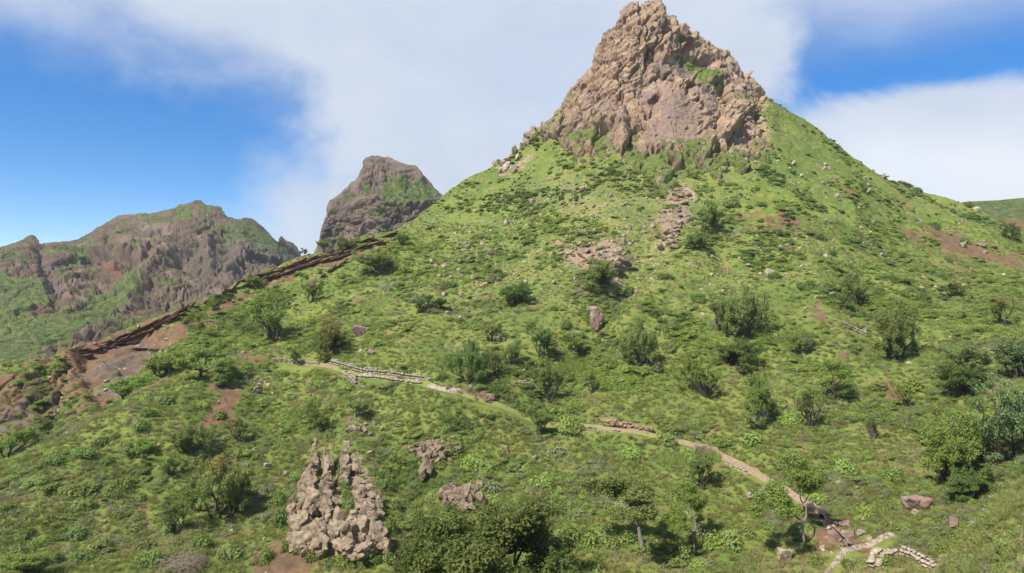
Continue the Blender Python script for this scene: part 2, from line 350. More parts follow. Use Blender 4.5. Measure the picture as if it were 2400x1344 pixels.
DEPTH = [  # bearing, height in the picture, distance in metres
    (-500, 1400, 52), (0, 1400, 50), (300, 1400, 50), (600, 1400, 53), (900, 1400, 52), (1200, 1400, 52), (1500, 1400, 50), (1800, 1400, 48), (2050, 1400, 44), (2200, 1400, 39), (2400, 1400, 30), (2800, 1400, 28),
    (0, 1200, 62), (300, 1200, 65), (600, 1200, 67), (900, 1200, 64), (1200, 1150, 66), (1500, 1150, 66), (1800, 1180, 61), (2000, 1250, 54), (2200, 1290, 48), (2290, 1150, 54), (2400, 1200, 41), (2400, 1080, 54), (2700, 1100, 50),
    (0, 1095, 69), (150, 1035, 73), (300, 950, 79), (420, 885, 87), (-300, 1130, 68), (0, 1065, 86), (150, 1005, 90), (290, 925, 95), (100, 930, 97), (0, 980, 93), (240, 900, 99), (380, 850, 104), (100, 850, 102), (-300, 900, 102), (0, 855, 102), (180, 810, 108),
    (330, 760, 116), (500, 695, 126), (720, 600, 141), (910, 550, 151), (1035, 463, 168), (1200, 365, 176), (1250, 310, 178), (1385, 160, 183), (1520, 5, 188), (1640, 90, 190), (1790, 225, 192), (1950, 338, 189), (2120, 434, 184), (2250, 478, 178), (2400, 548, 165), (2800, 680, 150),
    (640, 850, 99), (800, 870, 92), (600, 1000, 82), (1000, 920, 84), (1300, 980, 79), (1600, 1035, 74), (1760, 1105, 67), (2000, 1000, 73), (2200, 1000, 68), (2400, 950, 64),
    (700, 750, 120), (950, 700, 117), (1100, 780, 101), (1400, 850, 90), (1400, 700, 106), (1450, 580, 122), (1400, 420, 148), (1560, 420, 148), (1750, 380, 154), (1700, 550, 128), (1700, 700, 107), (1800, 850, 88), (2000, 600, 124), (2000, 450, 156), (2100, 800, 90), (2300, 700, 112), (2400, 800, 86), (2250, 580, 145),
    (1150, 550, 143), (1250, 450, 155), (1500, 250, 170), (1600, 200, 174), (1650, 300, 164), (1520, 90, 178), (1380, 260, 172), (1560, 330, 158), (1700, 200, 180),
    (1000, 1100, 71), (800, 1050, 76), (780, 1300, 57), (450, 1050, 74)]
DEPTH += [(150, 1120, 68), (300, 1080, 71.5), (150, 1250, 60), (420, 960, 80), (450, 1150, 69), (600, 900, 90), (560, 800, 109), (-300, 1300, 56)]
crest = pchip([-900, -520, 0, 150, 300, 430, 560], [1230, 1160, 1092, 1033, 948, 880, 820])
def jump(u, v):                                   # the grassy spur hides a gully behind its crest
    u = np.asarray(u, float); return 1 + 0.17 * (1 - sstep(u, 240, 430)) * sstep(crest(u) - v, -2, 26)
_tps = TPS([(a, b, c / float(jump(a, b))) for a, b, c in DEPTH], 2e-4)
def dep(u, v): return _tps(u, v) * jump(u, v)
def rows_of(u, vb, nr, S): 
    t = np.linspace(0, 1, nr)[:, None]; return vb + (S - vb) * t
ucols = np.concatenate([np.linspace(-520, -70, 60), np.arange(-60, 2462, 2.6), np.linspace(2470, 2920, 60)])
NR = 520; VB = 1425.0
S_u = sil(ucols); Vg = rows_of(ucols, VB, NR, S_u[None]); Ug = np.broadcast_to(ucols[None], Vg.shape)
Yg = dep(Ug, Vg); P0 = unproj(Ug, Vg, Yg)
ROCK = [(1262, 318), (1300, 322), (1340, 372), (1440, 338), (1465, 368), (1535, 428), (1575, 412), (1620, 402), (1690, 372), (1765, 362), (1800, 318), (1780, 280), (1800, 232), (1850, 262), (1760, 130), (1620, -40), (1440, -60), (1330, 150), (1262, 270)]
wobN = fbm(P0, 0.09, 4, 5) * 34 + fbm(P0, 0.45, 2, 9) * 14
rock_sd = poly_sd(Ug + wobN * .6, Vg + wobN, ROCK)
rockm = sstep(rock_sd, -6, 8)
N0 = grid_normals(P0)
if N0[NR // 2, 500, 1] > 0: N0 = -N0
# gullies (-) and spurs (+) running down the slope
LINES = [([(1510, 620), (1430, 720), (1350, 830), (1270, 940)], -2.2, 55), ([(1650, 600), (1540, 680), (1470, 770)], 1.6, 38), ([(990, 880), (1040, 945), (930, 1000), (840, 1040)], 1.3, 60),
         ([(2460, 960), (2330, 1100), (2285, 1160), (2200, 1295), (2080, 1440)], -1.1, 40), ([(2000, 640), (2050, 760), (2120, 900), (2240, 1060)], -1.0, 60), ([(900, 1010), (960, 1150), (1000, 1300)], -1.0, 60),
         ([(1180, 640), (1080, 760), (1000, 850)], -1.0, 60), ([(1820, 420), (1900, 600), (1930, 760)], 0.9, 60), ([(215, 830), (240, 935)], -1.8, 26), ([(330, 810), (280, 930)], -0.8, 24), ([(120, 850), (110, 1000)], -1.6, 22)]
disp = fbm(P0, 0.07, 2, 1) * 0.75 + fbm(P0, 0.22, 3, 2) * 0.30 + fbm(P0, 0.9, 3, 3) * 0.13
for poly, amp, wd in LINES: disp = disp + amp * np.exp(-(seg_dist(Ug + wobN * .5, Vg, poly) / wd) ** 2)
bank_sd = poly_sd(Ug + wobN * .5, Vg + wobN * .5, [(-60, 875), (40, 860), (130, 870), (190, 830), (330, 800), (330, 850), (250, 940), (200, 960), (90, 1010), (60, 1030), (-60, 1010)])
bankm = sstep(bank_sd, -5, 12)
Pb, _ = blocks(P0[:, :420], (0.35, 0.35, 0.25), 71)
bd = np.zeros_like(disp); bd[:, :420] = Pb * (1.1 - .8 * sstep(Ug[:, :420], 120, 200)) - .5 * (1 - sstep(_, .02, .2)) * (1 - sstep(Ug[:, :420], 120, 200))
disp = disp + bankm * bd
disp = disp * (1 - rockm) - 3.0 * rockm
P1 = P0 + N0 * disp[..., None]

# the footpath cut as a level ledge across the slope
def ground_at(P, u, v):
    """point of the (displaced) land seen at bearing u and height v"""
    u = np.asarray(u, float); v = np.asarray(v, float)
    ci = np.interp(u, ucols, np.arange(len(ucols))); S = sil(u); ri = np.clip((v - VB) / (S - VB), 0, 1) * (NR - 1)
    c0 = np.clip(np.floor(ci).astype(int), 0, len(ucols) - 2); r0 = np.clip(np.floor(ri).astype(int), 0, NR - 2); fc = (ci - c0)[..., None]; fr = (ri - r0)[..., None]
    return (P[r0, c0] * (1 - fc) + P[r0, c0 + 1] * fc) * (1 - fr) + (P[r0 + 1, c0] * (1 - fc) + P[r0 + 1, c0 + 1] * fc) * fr
def densify(poly, step):
    out = []
    for (x0, y0), (x1, y1) in zip(poly[:-1], poly[1:]):
        k = max(1, int(math.hypot(x1 - x0, y1 - y0) / step)); out += [(x0 + (x1 - x0) * i / k, y0 + (y1 - y0) * i / k) for i in range(k)]
    return np.array(out + [poly[-1]], float)
def smooth(a, k):
    for _ in range(k): a[1:-1] = (a[:-2] + 2 * a[1:-1] + a[2:]) / 4
    return a
PATHS = dict(
    main=[(655, 848), (700, 851), (780, 862), (830, 873), (900, 881), (970, 893), (1010, 915), (1040, 931), (1090, 944), (1180, 954), (1290, 971), (1360, 991), (1450, 1008), (1540, 1021), (1610, 1031), (1650, 1046), (1700, 1071), (1740, 1094), (1768, 1112), (1800, 1136), (1850, 1160), (1905, 1188), (1940, 1222), (1975, 1258), (1998, 1290)],
    low=[(2100, 1262), (2040, 1284), (1992, 1298), (1968, 1322), (1945, 1344), (1920, 1410)])
path_c = {}
for nm, wdt, pl in (('main', 1.5, PATHS['main']), ('low', 1.15, PATHS['low'])):
    q = densify(pl, 6); c = ground_at(P1, q[:, 0], q[:, 1]); c = smooth(c, 14); path_c[nm] = (c, q)
    near = seg_dist(Ug, Vg, pl) < 60; idx = np.argwhere(near); pts = P1[near]
    d = np.full(len(pts), 1e9); zz = np.zeros(len(pts)); yy = np.zeros(len(pts))
    for k in range(len(c)):
        dd = np.hypot(pts[:, 0] - c[k, 0], pts[:, 1] - c[k, 1]); b = dd < d; d = np.where(b, dd, d); zz = np.where(b, c[k, 2], zz)
    f = 1 - sstep(d, wdt, wdt + 1.3); pts[:, 2] = pts[:, 2] * (1 - f) + (zz - 0.06) * f; P1[near] = pts

# what grows or lies where
uN = Ug + wobN; vN = Vg + wobN * .6
def mk(polys, soft=24):
    r = np.zeros(Ug.shape)
    for p in polys:
        xs = [a for a, _ in p]; ys = [b for _, b in p]
        c0, c1 = np.searchsorted(ucols, (min(xs) - 60, max(xs) + 60)); sl = np.s_[:, c0:c1]
        r[sl] = np.maximum(r[sl], sstep(poly_sd(uN[sl], vN[sl], p), -soft, soft))
    return r
def band(polyline, wd):
    return 1 - sstep(seg_dist(Ug + wobN * .4, Vg + wobN * .4, polyline), wd * .4, wd)
soil = mk([[(170, 812), (330, 762), (500, 698), (570, 660), (640, 640), (800, 590), (910, 560), (920, 572), (820, 610), (640, 672), (560, 705), (510, 735), (430, 760), (400, 800), (345, 865), (290, 900), (235, 940), (200, 900), (165, 850)],
           [(30, 850), (100, 835), (180, 820), (150, 850), (90, 850)], [(500, 905), (560, 905), (570, 940), (520, 985), (490, 1015), (455, 1010), (470, 950)],
           [(2180, 540), (2240, 545), (2310, 570), (2330, 600), (2250, 610), (2200, 595)], [(2330, 585), (2400, 605), (2420, 640), (2330, 610)], [(1890, 690), (1920, 690), (1925, 760), (1890, 770)], [(1945, 800), (1985, 795), (1990, 850), (1940, 840)],
           [(1830, 490), (1860, 490), (1850, 515), (1760, 530), (1750, 522)], [(2070, 430), (2110, 470), (2170, 500), (2160, 510), (2090, 470)], [(1980, 440), (2020, 450), (1990, 470)], [(1600, 1015), (1690, 985), (1640, 1030)],
           [(1680, 1055), (1770, 1100), (1765, 1118), (1690, 1080)], [(1900, 1170), (1935, 1200), (1985, 1250), (2030, 1270), (2010, 1300), (1930, 1320), (1895, 1270)], [(2040, 880), (2110, 880), (2130, 940), (2080, 950)], [(540, 835), (610, 815), (600, 840)],
           [(590, 1280), (650, 1260), (760, 1300), (840, 1320), (830, 1430), (560, 1430)][:0] or [(600, 1290), (660, 1275), (740, 1310), (700, 1420), (580, 1420)], [(1960, 1110), (2010, 1090), (2000, 1110)], [(500, 1260), (570, 1235), (575, 1250), (510, 1285)], [(340, 1185), (375, 1180), (370, 1240)], [(1080, 730), (1130, 720), (1090, 760)]])
soil = np.maximum(soil, .78 * bankm); soil = np.maximum(soil, 0.55 * mk([[(2130, 540), (2340, 560), (2400, 640), (2230, 660), (2130, 600)]], 30))
soil = np.clip(soil + 0.34 * sstep(fbm(P0, 0.06, 3, 44), .38, .7) * (Vg > 430) + .56 * sstep(fbm(P0, 0.3, 3, 45), .45, .95) * (Vg > 400), 0, 1)
ash = np.maximum(mk([[(420, 770), (560, 700), (610, 665), (640, 670), (560, 740), (440, 800)], [(235, 850), (340, 800), (400, 810), (330, 880), (250, 930)]], 14), 0.7 * mk([[(-60, 960), (90, 930), (180, 930), (80, 1030), (-60, 1030)]]))
talus = sstep(Vg, 330, 420) * (1 - sstep(Vg, 560 + .10 * abs(Ug - 1400), 800)) * np.exp(-((Ug - 1400) / 430) ** 2)
stone = 0.42 * talus + 0.75 * mk([[(1330, 590), (1420, 570), (1480, 600), (1470, 640), (1400, 630), (1340, 610)], [(1560, 450), (1610, 440), (1600, 580), (1565, 580)], [(1190, 370), (1240, 340), (1270, 330), (1200, 385), (1160, 400)], [(960, 1040), (1050, 1020), (1060, 1080), (980, 1085)], [(1020, 1150), (1130, 1130), (1130, 1180), (1030, 1180)], [(680, 1200), (740, 1120), (830, 1060), (900, 1210), (890, 1280), (780, 1295), (680, 1270)],
                                  [(1040, 912), (1150, 930), (1140, 948), (1050, 935)], [(1410, 975), (1530, 990), (1520, 1008), (1410, 995)]])
stone = np.maximum(stone, 0.7 * sstep(rock_sd, -40, 10)); stone = np.maximum(stone, .35 * sstep(fbm(P0, 0.10, 3, 61), .45, .75) * (Vg < 900)); stone = np.maximum(stone, .22 * bankm)
gravel = band([(2460, 965), (2330, 1105), (2285, 1162), (2240, 1230), (2205, 1288)], 32) * (Vg > 1110) 
bare = np.clip(np.maximum.reduce([soil, stone * .8, gravel, band(PATHS['main'], 16), band(PATHS['low'], 18), rockm]), 0, 1)

# near ground under the viewer and the far side of the ridge
nf = 14; B = P1[0]; s_ = (np.linspace(0, 1, nf) ** 1.6)[:-1, None]; G = np.stack([B[:, 0] / B[:, 1], np.ones(len(B)), np.full(len(B), -1.75)], -1)
front = G[None] + (B - G)[None] * s_[..., None]; front[..., 2] += fbm(front, 0.5, 2, 8) * 0.05
bs = np.array([0.5, 1, 1.7, 2.6, 4, 6, 9, 14, 22, 34, 52, 80, 120.0])[:, None]; T_ = P1[-1][None]
back = np.stack([T_[..., 0] * (1 + bs / T_[..., 1]), T_[..., 1] + bs, T_[..., 2] - 0.75 * bs * bs / (bs + 3)], -1)
back += (fbm(back, 0.1, 3, 6) * np.minimum(bs / 10, 1))[..., None] * np.array([0, 0, 1.2])
Pall = np.concatenate([front, P1, back]); nA, nB = len(front), len(back)
def ext(a, v0=0.0): return np.concatenate([np.repeat(a[:1], nA, 0), a, np.repeat(a[-1:], nB, 0)])
hill = mesh_obj('hillside', Pall, grid_faces(*Pall.shape[:2]), M['hill'], attrs={k: ('POINT', ext(v)) for k, v in (('soil', soil), ('ash', ash), ('stone', np.clip(stone, 0, 1)), ('gravel', gravel))})
tag(hill, 'steep green hillside with scattered rocks and red soil below the peak', 'hillside', kind='structure')
g = mesh_obj('ground', [(-1000, -300, -75), (1000, -300, -75), (1000, 1000, -75), (-1000, 1000, -75)], [(0, 1, 2, 3)], M['hill'], smooth=False)
tag(g, 'low ground stretching away beneath the hills', 'ground', kind='structure')

# ---- the rocky peak
uc = np.arange(1130, 1880, 1.9); nr = 400
Sp = sil(uc); vb = np.interp(uc, [1130, 1200, 1300, 1450, 1530, 1600, 1700, 1800, 1880], [430, 420, 405, 420, 460, 450, 420, 380, 340]).astype(float); vb = np.maximum(vb, Sp + 12)
t = np.linspace(0, 1, nr)[:, None]; Vp = vb[None] + (Sp - vb)[None] * t; Up = np.broadcast_to(uc[None], Vp.shape)
Q0 = unproj(Up, Vp, dep(Up, Vp))
kb = 70; bb = (np.linspace(0, 1, kb + 1)[1:] ** 1.5 * 34)[:, None]; T_ = Q0[-1][None]
Qb = np.stack([T_[..., 0] * (1 + bb / T_[..., 1]), T_[..., 1] + bb, T_[..., 2] - 1.15 * bb * bb / (bb + 2.2)], -1)
Q = np.concatenate([Q0, Qb]); Up2 = np.concatenate([Up, np.repeat(Up[-1:], kb, 0)]); Vp2 = np.concatenate([Vp, np.repeat(Vp[-1:], kb, 0) - 200])
Nn = grid_normals(Q); 
for _ in range(6): Nn[1:-1, 1:-1] = (Nn[:-2, 1:-1] + Nn[2:, 1:-1] + Nn[1:-1, :-2] + Nn[1:-1, 2:] + Nn[1:-1, 1:-1] * 2) / 6
if Nn[200, 200, 1] > 0: Nn = -Nn
wv = Q + np.stack([fbm(Q, .22, 3, 31), fbm(Q, .22, 3, 32), fbm(Q, .22, 3, 33)], -1) * .9
lean = wv.copy(); lean[..., 0] -= .38 * wv[..., 2]
b1, c1 = blocks(lean, (0.15, 0.12, 0.05), 11, 1.2); b2, c2 = blocks(lean, (0.36, 0.30, 0.12), 21, 1.1); b3, c3 = blocks(wv, (0.95, 0.9, 0.42), 41); b4, c4 = blocks(wv, (2.1, 2.0, 1.3), 51)
def pg(u, v, wd, ht): return np.exp(-((Up2 - u) / wd) ** 2 - ((Vp2 - v) / ht) ** 2)
slabm = np.clip(np.maximum.reduce([sstep(poly_sd(Up2 + b2 * 8, Vp2 + b2 * 6, pl), -4, 8) for pl in (
    [(1530, 330), (1560, 220), (1600, 205), (1640, 260), (1640, 330), (1600, 340)], [(1520, 150), (1590, 140), (1640, 180), (1590, 180), (1530, 165)], [(1390, 260), (1430, 225), (1450, 240), (1430, 280)],
    [(1405, 340), (1440, 290), (1455, 300), (1430, 345)], [(1635, 215), (1680, 220), (1670, 265), (1640, 255)], [(1500, 320), (1530, 310), (1560, 320), (1520, 345)])]), 0, 1)
upper = 1 - sstep(Vp2, 60, 170)
def ridged(Pp, fr, octv, seed): return 1 - 2 * np.abs(fbm(Pp, fr, octv, seed, .55))
ck = sstep(fbm(Q, .25, 2, 88), -.15, .3)
bed = (Q[..., 0] * .42 - Q[..., 2] * .5 + fbm(Q, .16, 3, 95) * 1.6) % 1.0; bed2 = (Q[..., 0] * .62 + Q[..., 2] * .16 + Q[..., 1] * .3 + fbm(Q, .13, 3, 96) * 1.8) % 1.0
rd = (b1 * 2.1 + b2 * .75 - (1.9 * (1 - sstep(c1, .0, .09)) + .9 * (1 - sstep(c2, .0, .07))) * ck) * (1 - .85 * slabm) + (.55 * (bed - .5) * sstep(fbm(Q, .1, 2, 97), -.25, .3) + .8 * (bed2 - .5) * upper + ridged(lean, np.array([.34, .3, .1]), 5, 90) * .38 + ridged(wv, np.array([1.2, 1.1, .7]), 3, 93) * .2) * (1 - .8 * slabm) + b3 * .26 * (1 - .8 * slabm) + b4 * .12
rd = rd - 3.2 * pg(1655, 140, 26, 10) - 2.4 * pg(1500, 95, 10, 24) - 2.0 * pg(1585, 90, 9, 30) + 2.2 * pg(1530, 60, 26, 60) + 1.8 * pg(1460, 320, 12, 40) + 1.2 * pg(1575, 240, 30, 50) - 1.4 * pg(1475, 300, 14, 18) + 1.2 * pg(1548, 405, 16, 16)
rd = rd - 1.6 * pg(1625, 165, 40, 20)
wb = fbm(Q, 0.09, 4, 5) * 34 + fbm(Q, 0.45, 2, 9) * 14 + b2 * 12
wb = wb * (1 + 1.5 * sstep(Vp2, 290, 360)); front_sd = poly_sd(Up2 + wb * .5, np.where(Vp2 < sil(Up2) - 30, 100, Vp2 + wb * .8), ROCK); front_sd[nr:] = 20
front_sd[nr:] = np.where((Up2[nr:] < 1275) | (Up2[nr:] > 1815), -20, 20)
sink = sstep(-front_sd, -16, 20)
def pm(pl, s=10): return sstep(poly_sd(Up2 + wb * .4, Vp2 + wb * .4, pl), -s, s)
pgreen = np.maximum.reduce([pm([(1565, 135), (1600, 130), (1650, 150), (1685, 170), (1700, 190), (1640, 185), (1600, 150)]) * 1.0, pm([(1640, 190), (1680, 185), (1690, 205), (1650, 205)]) * .7, pm([(1790, 230), (1830, 260), (1790, 300), (1730, 240), (1700, 215)]) * .5,
                            (.4 + .4 * sstep(Vp2, 310, 390)) * sstep(Vp2, 230, 380), pm([(1200, 380), (1250, 320), (1340, 290), (1420, 300), (1400, 340), (1300, 350)], 20) * .75, pm([(1470, 300), (1500, 290), (1500, 320), (1475, 340)]) * .7, pm([(1600, 340), (1650, 330), (1640, 365), (1600, 370)]) * .8, pm([(1570, 85), (1590, 80), (1600, 100), (1575, 105)]) * .8,
                            .5 * (1 - sstep(Up2, 1290, 1440)) * np.ones_like(Vp2)]) 
rd = rd * (1 - .75 * sink) * (1 - .55 * sstep(pgreen, .45, .8)) - 3.4 * sink
rd[nr - 26:nr] *= np.linspace(1, .6, 26)[:, None]; rd[nr:] *= .6
P2 = Q + Nn * (rd + .25)[..., None]; P2[..., 0] += b2 * .25; P2[..., 1] += b3 * .2
peak = mesh_obj('rocky_peak', P2, grid_faces(*P2.shape[:2]), M['peak'], attrs={'green': ('POINT', pgreen), 'slab': ('POINT', slabm)}, smooth=False)
tag(peak, 'pointed brown rock peak crowning the green hill', 'peak', kind='structure')

# ---- distant mountains
def far_range(name, S_pts, D_pts, u0, u1, du, vbot, nr, mat, scale, amp, seed, greens=(), reds=(), greys=(), gbase=.42, cols=None, back=260, strips=(0.03, 0.03, 0.018), relief=()):
    uc = np.arange(u0, u1, du); S = pchip(*zip(*S_pts))(uc); t = np.linspace(0, 1, nr)[:, None]; V = vbot + (S[None] - vbot) * t; U = np.broadcast_to(uc[None], V.shape)
    d = TPS(D_pts, 1e-4)(U, V); q = unproj(U, V, d); kb = 24; bb = (np.linspace(0, 1, kb + 1)[1:] ** 1.5 * back)[:, None]; T_ = q[-1][None]
    qb = np.stack([T_[..., 0] * (1 + bb / T_[..., 1]), T_[..., 1] + bb, T_[..., 2] - 0.85 * bb * bb / (bb + 12)], -1); q = np.concatenate([q, qb])
    U2 = np.concatenate([U, np.repeat(U[-1:], kb, 0)]); V2 = np.concatenate([V, np.repeat(V[-1:], kb, 0)])
    n = grid_normals(q)
    for _ in range(8): n[1:-1, 1:-1] = (n[:-2, 1:-1] + n[2:, 1:-1] + n[1:-1, :-2] + n[1:-1, 2:]) / 4
    if n[nr // 2, len(uc) // 2, 1] > 0: n = -n
    n /= np.linalg.norm(n, axis=2, keepdims=True)
    wv = q + np.stack([fbm(q, scale * .7, 3, seed + k) for k in (1, 2, 3)], -1) * (.35 / scale)
    s = np.array([1, 1, .8]) * scale
    rid = 1 - np.abs(fbm(wv, np.array(strips), 3, seed + 9)) * 1.6
    b0, _ = blocks(wv, s * .42, seed + 15); b1, _ = blocks(wv, s, seed + 20); b2, c2 = blocks(wv, s * 2.6, seed + 30); b3, c3 = blocks(wv, s * 6.5, seed + 40)
    wb = fbm(q, scale * .8, 4, seed + 50) * 16 + b2 * 4
    edge = np.ones_like(U2); edge[nr - 1:] = .7
    topf = np.concatenate([1 - .72 * sstep(t, .86, .985), np.full((kb, 1), .28)]) 
    b4, c4 = blocks(wv, s * 15, seed + 60); rd = amp * (b1 * .32 + b2 * .26 + b3 * .16 + b4 * .06 + (rid - .5) * .35 + b0 * .55 + .12 - .22 * (1 - sstep(c2, .02, .16)) - .12 * (1 - sstep(c3, .02, .2))) * topf
    gr = np.full(U2.shape, gbase); rdm = np.zeros(U2.shape); gy = np.zeros(U2.shape)
    for pl, wt in greens: gr = np.maximum(gr, wt * sstep(poly_sd(U2 + wb, V2 + wb * .7, pl), -8, 8))
    for pl in reds: rdm = np.maximum(rdm, sstep(poly_sd(U2 + wb, V2 + wb, pl), -4, 4))
    for pl in greys: gy = np.maximum(gy, sstep(poly_sd(U2 + wb, V2 + wb, pl), -20, 20))
    for pl, a, wd in relief: rd = rd + a * np.exp(-(seg_dist(U2 + wb * .4, V2 + wb * .4, pl) / wd) ** 2)
    rd = rd * (1 - .55 * sstep(gr, .6, .95))
    o = mesh_obj(name, q + n * rd[..., None], grid_faces(*q.shape[:2]), mat, attrs={'green': ('POINT', gr), 'red': ('POINT', rdm), 'grey': ('POINT', gy)}, smooth=False)
    return o
fr = far_range('mountain', [(-400, 660), (-200, 625), (0, 581), (45, 568), (75, 553), (88, 562), (97, 568), (160, 566), (200, 548), (235, 530), (290, 506), (350, 502), (410, 492), (425, 480), (445, 478), (465, 467), (485, 480), (515, 484), (526, 502), (545, 510), (585, 516), (615, 535), (640, 556), (653, 567), (658, 556), (668, 565), (685, 572), (700, 590), (715, 625), (740, 680), (760, 720)],
               [(-300, 900, 210), (0, 900, 210), (300, 900, 230), (700, 900, 300), (0, 760, 290), (150, 720, 320), (300, 700, 350), (450, 680, 380), (700, 680, 420), (0, 660, 380), (100, 640, 400), (300, 600, 440), (450, 580, 460), (600, 600, 470), (0, 582, 430), (100, 570, 450), (300, 510, 520), (465, 470, 560), (640, 556, 560), (720, 640, 540), (200, 620, 440), (380, 560, 480)],
               -400, 765, 1.7, 900, 300, M['far'], 0.03, 7.5, 300,
               greens=[([(-400, 640), (0, 640), (90, 655), (110, 690), (60, 740), (150, 735), (280, 690), (300, 730), (200, 790), (0, 900), (-400, 900)], 1.0), ([(420, 490), (460, 492), (455, 520), (420, 522)], .95), ([(500, 520), (560, 515), (600, 530), (680, 580), (700, 620), (610, 600), (560, 570), (520, 560)], .8), ([(170, 590), (220, 565), (230, 580), (180, 640), (150, 650)], .85), ([(440, 555), (480, 550), (480, 580), (445, 580)], .7), ([(100, 570), (160, 575), (180, 600), (120, 600)], .5), ([(280, 640), (310, 625), (310, 640), (285, 660)], .8), ([(420, 640), (450, 635), (445, 650), (420, 655)], .8), ([(475, 605), (500, 600), (500, 640), (480, 630)], .7), ([(190, 700), (330, 650), (350, 690), (230, 740)], .75)],
               reds=[[(250, 630), (275, 630), (275, 645), (255, 645)], [(75, 705), (115, 708), (110, 722), (80, 718)], [(265, 640), (280, 640), (280, 655)]], greys=[[(440, 540), (560, 560), (690, 600), (700, 680), (440, 680)], [(90, 590), (130, 620), (150, 700), (110, 680)]], gbase=.42,
               relief=[([(190, 612), (215, 596), (270, 600), (310, 606), (330, 612)], 5, 7), ([(200, 612), (300, 618), (320, 622)], -7, 8), ([(95, 580), (115, 640), (140, 720)], -4, 14), ([(390, 590), (340, 640), (300, 700)], 7, 22), ([(420, 600), (460, 560)], -8, 16), ([(490, 560), (490, 620)], 6, 12), ([(560, 590), (540, 650)], 7, 18)])
tag(fr, 'long brown rugged mountain with green patches', 'mountain', kind='structure')
dm = far_range('mountain', [(690, 660), (715, 625), (735, 590), (748, 560), (760, 520), (772, 492), (785, 470), (802, 448), (820, 432), (836, 415), (848, 388), (858, 374), (880, 368), (905, 369), (930, 377), (955, 388), (980, 405), (1003, 420), (1018, 440), (1034, 458), (1060, 500), (1110, 600)],
               [(690, 760, 360), (900, 760, 330), (1110, 760, 360), (740, 600, 395), (900, 600, 375), (1060, 600, 395), (780, 500, 395), (900, 480, 385), (1020, 480, 400), (740, 580, 405), (790, 465, 410), (850, 390, 410), (900, 372, 420), (1000, 420, 415), (1034, 460, 412)],
               690, 1112, 1.5, 760, 260, M['dome'], 0.045, 6, 500,
               greens=[([(790, 470), (830, 435), (850, 400), (850, 440), (815, 460)], .9), ([(840, 480), (1000, 470), (1000, 490), (850, 500)], .75), ([(830, 545), (950, 520), (960, 530), (850, 560)], .6), ([(900, 400), (960, 415), (1030, 450), (1000, 470), (940, 470), (870, 475), (880, 430)], .85), ([(850, 375), (900, 372), (960, 395), (950, 400), (870, 388)], .36), ([(770, 490), (800, 480), (790, 500), (775, 515)], .7)],
               gbase=.34, strips=(.07, .07, .012), back=120, relief=[([(760, 475), (860, 478), (960, 470), (1040, 470)], 2.5, 14), ([(940, 410), (970, 405), (985, 425)], 3, 12)])
tag(dm, 'grey brown dome shaped mountain behind the ridge', 'mountain', kind='structure')
rt = far_range('hill', [(2150, 500), (2200, 492), (2260, 474), (2330, 470), (2400, 464), (2600, 440), (2950, 430)], [(2150, 700, 230), (2500, 700, 220), (2950, 700, 230), (2200, 495, 330), (2400, 465, 350), (2900, 430, 360)],
               2150, 2950, 4, 700, 90, M['far'], 0.02, 2, 700, greens=[([(2000, 300), (3000, 300), (3000, 800), (2000, 800)], 1.0)], reds=[[(2360, 520), (2420, 520), (2420, 535), (2360, 532)]])
tag(rt, 'low rounded green hill in the distance', 'hill', kind='structure')
#PART3
# ------------------------------------------------------------------ plants
rng = np.random.default_rng(7); rnd = random.Random(5)
def quads_leaf(C_, Nrm, L, W):
    """leaf-sized diamonds at C_ facing roughly Nrm"""
    n = len(C_); a = rng.normal(size=(n, 3)); a -= (a * Nrm).sum(1, keepdims=True) * Nrm; a /= np.linalg.norm(a, axis=1, keepdims=True) + 1e-9
    b = np.cross(Nrm, a); L = np.broadcast_to(L, n)[:, None]; W = np.broadcast_to(W, n)[:, None]
    V = np.stack([C_ - a * L, C_ + b * W, C_ + a * L, C_ - b * W], 1).reshape(-1, 3)
    return V, np.arange(n * 4).reshape(n, 4)
def unit(v): return v / (np.linalg.norm(v, axis=-1, keepdims=True) + 1e-9)
def tubes(segs, sides=5):
    Vs, Fs, k = [], [], 0
    for pts, rad in segs:
        pts = np.asarray(pts); m = len(pts); tg = unit(np.gradient(pts, axis=0)); up = np.where(np.abs(tg[:, 2:3]) > .9, [[1., 0, 0]], [[0, 0, 1.]])
        x = unit(np.cross(tg, up)); y = np.cross(tg, x); an = np.linspace(0, 2 * np.pi, sides, endpoint=False)
        ring = pts[:, None] + np.asarray(rad)[:, None, None] * (x[:, None] * np.cos(an)[None, :, None] + y[:, None] * np.sin(an)[None, :, None])
        Vs.append(ring.reshape(-1, 3)); i = np.arange(m * sides).reshape(m, sides) + k; j = np.roll(i, -1, 1)
        Fs.append(np.stack([i[:-1], j[:-1], j[1:], i[1:]], -1).reshape(-1, 4)); k += m * sides
    return np.concatenate(Vs), np.concatenate(Fs)
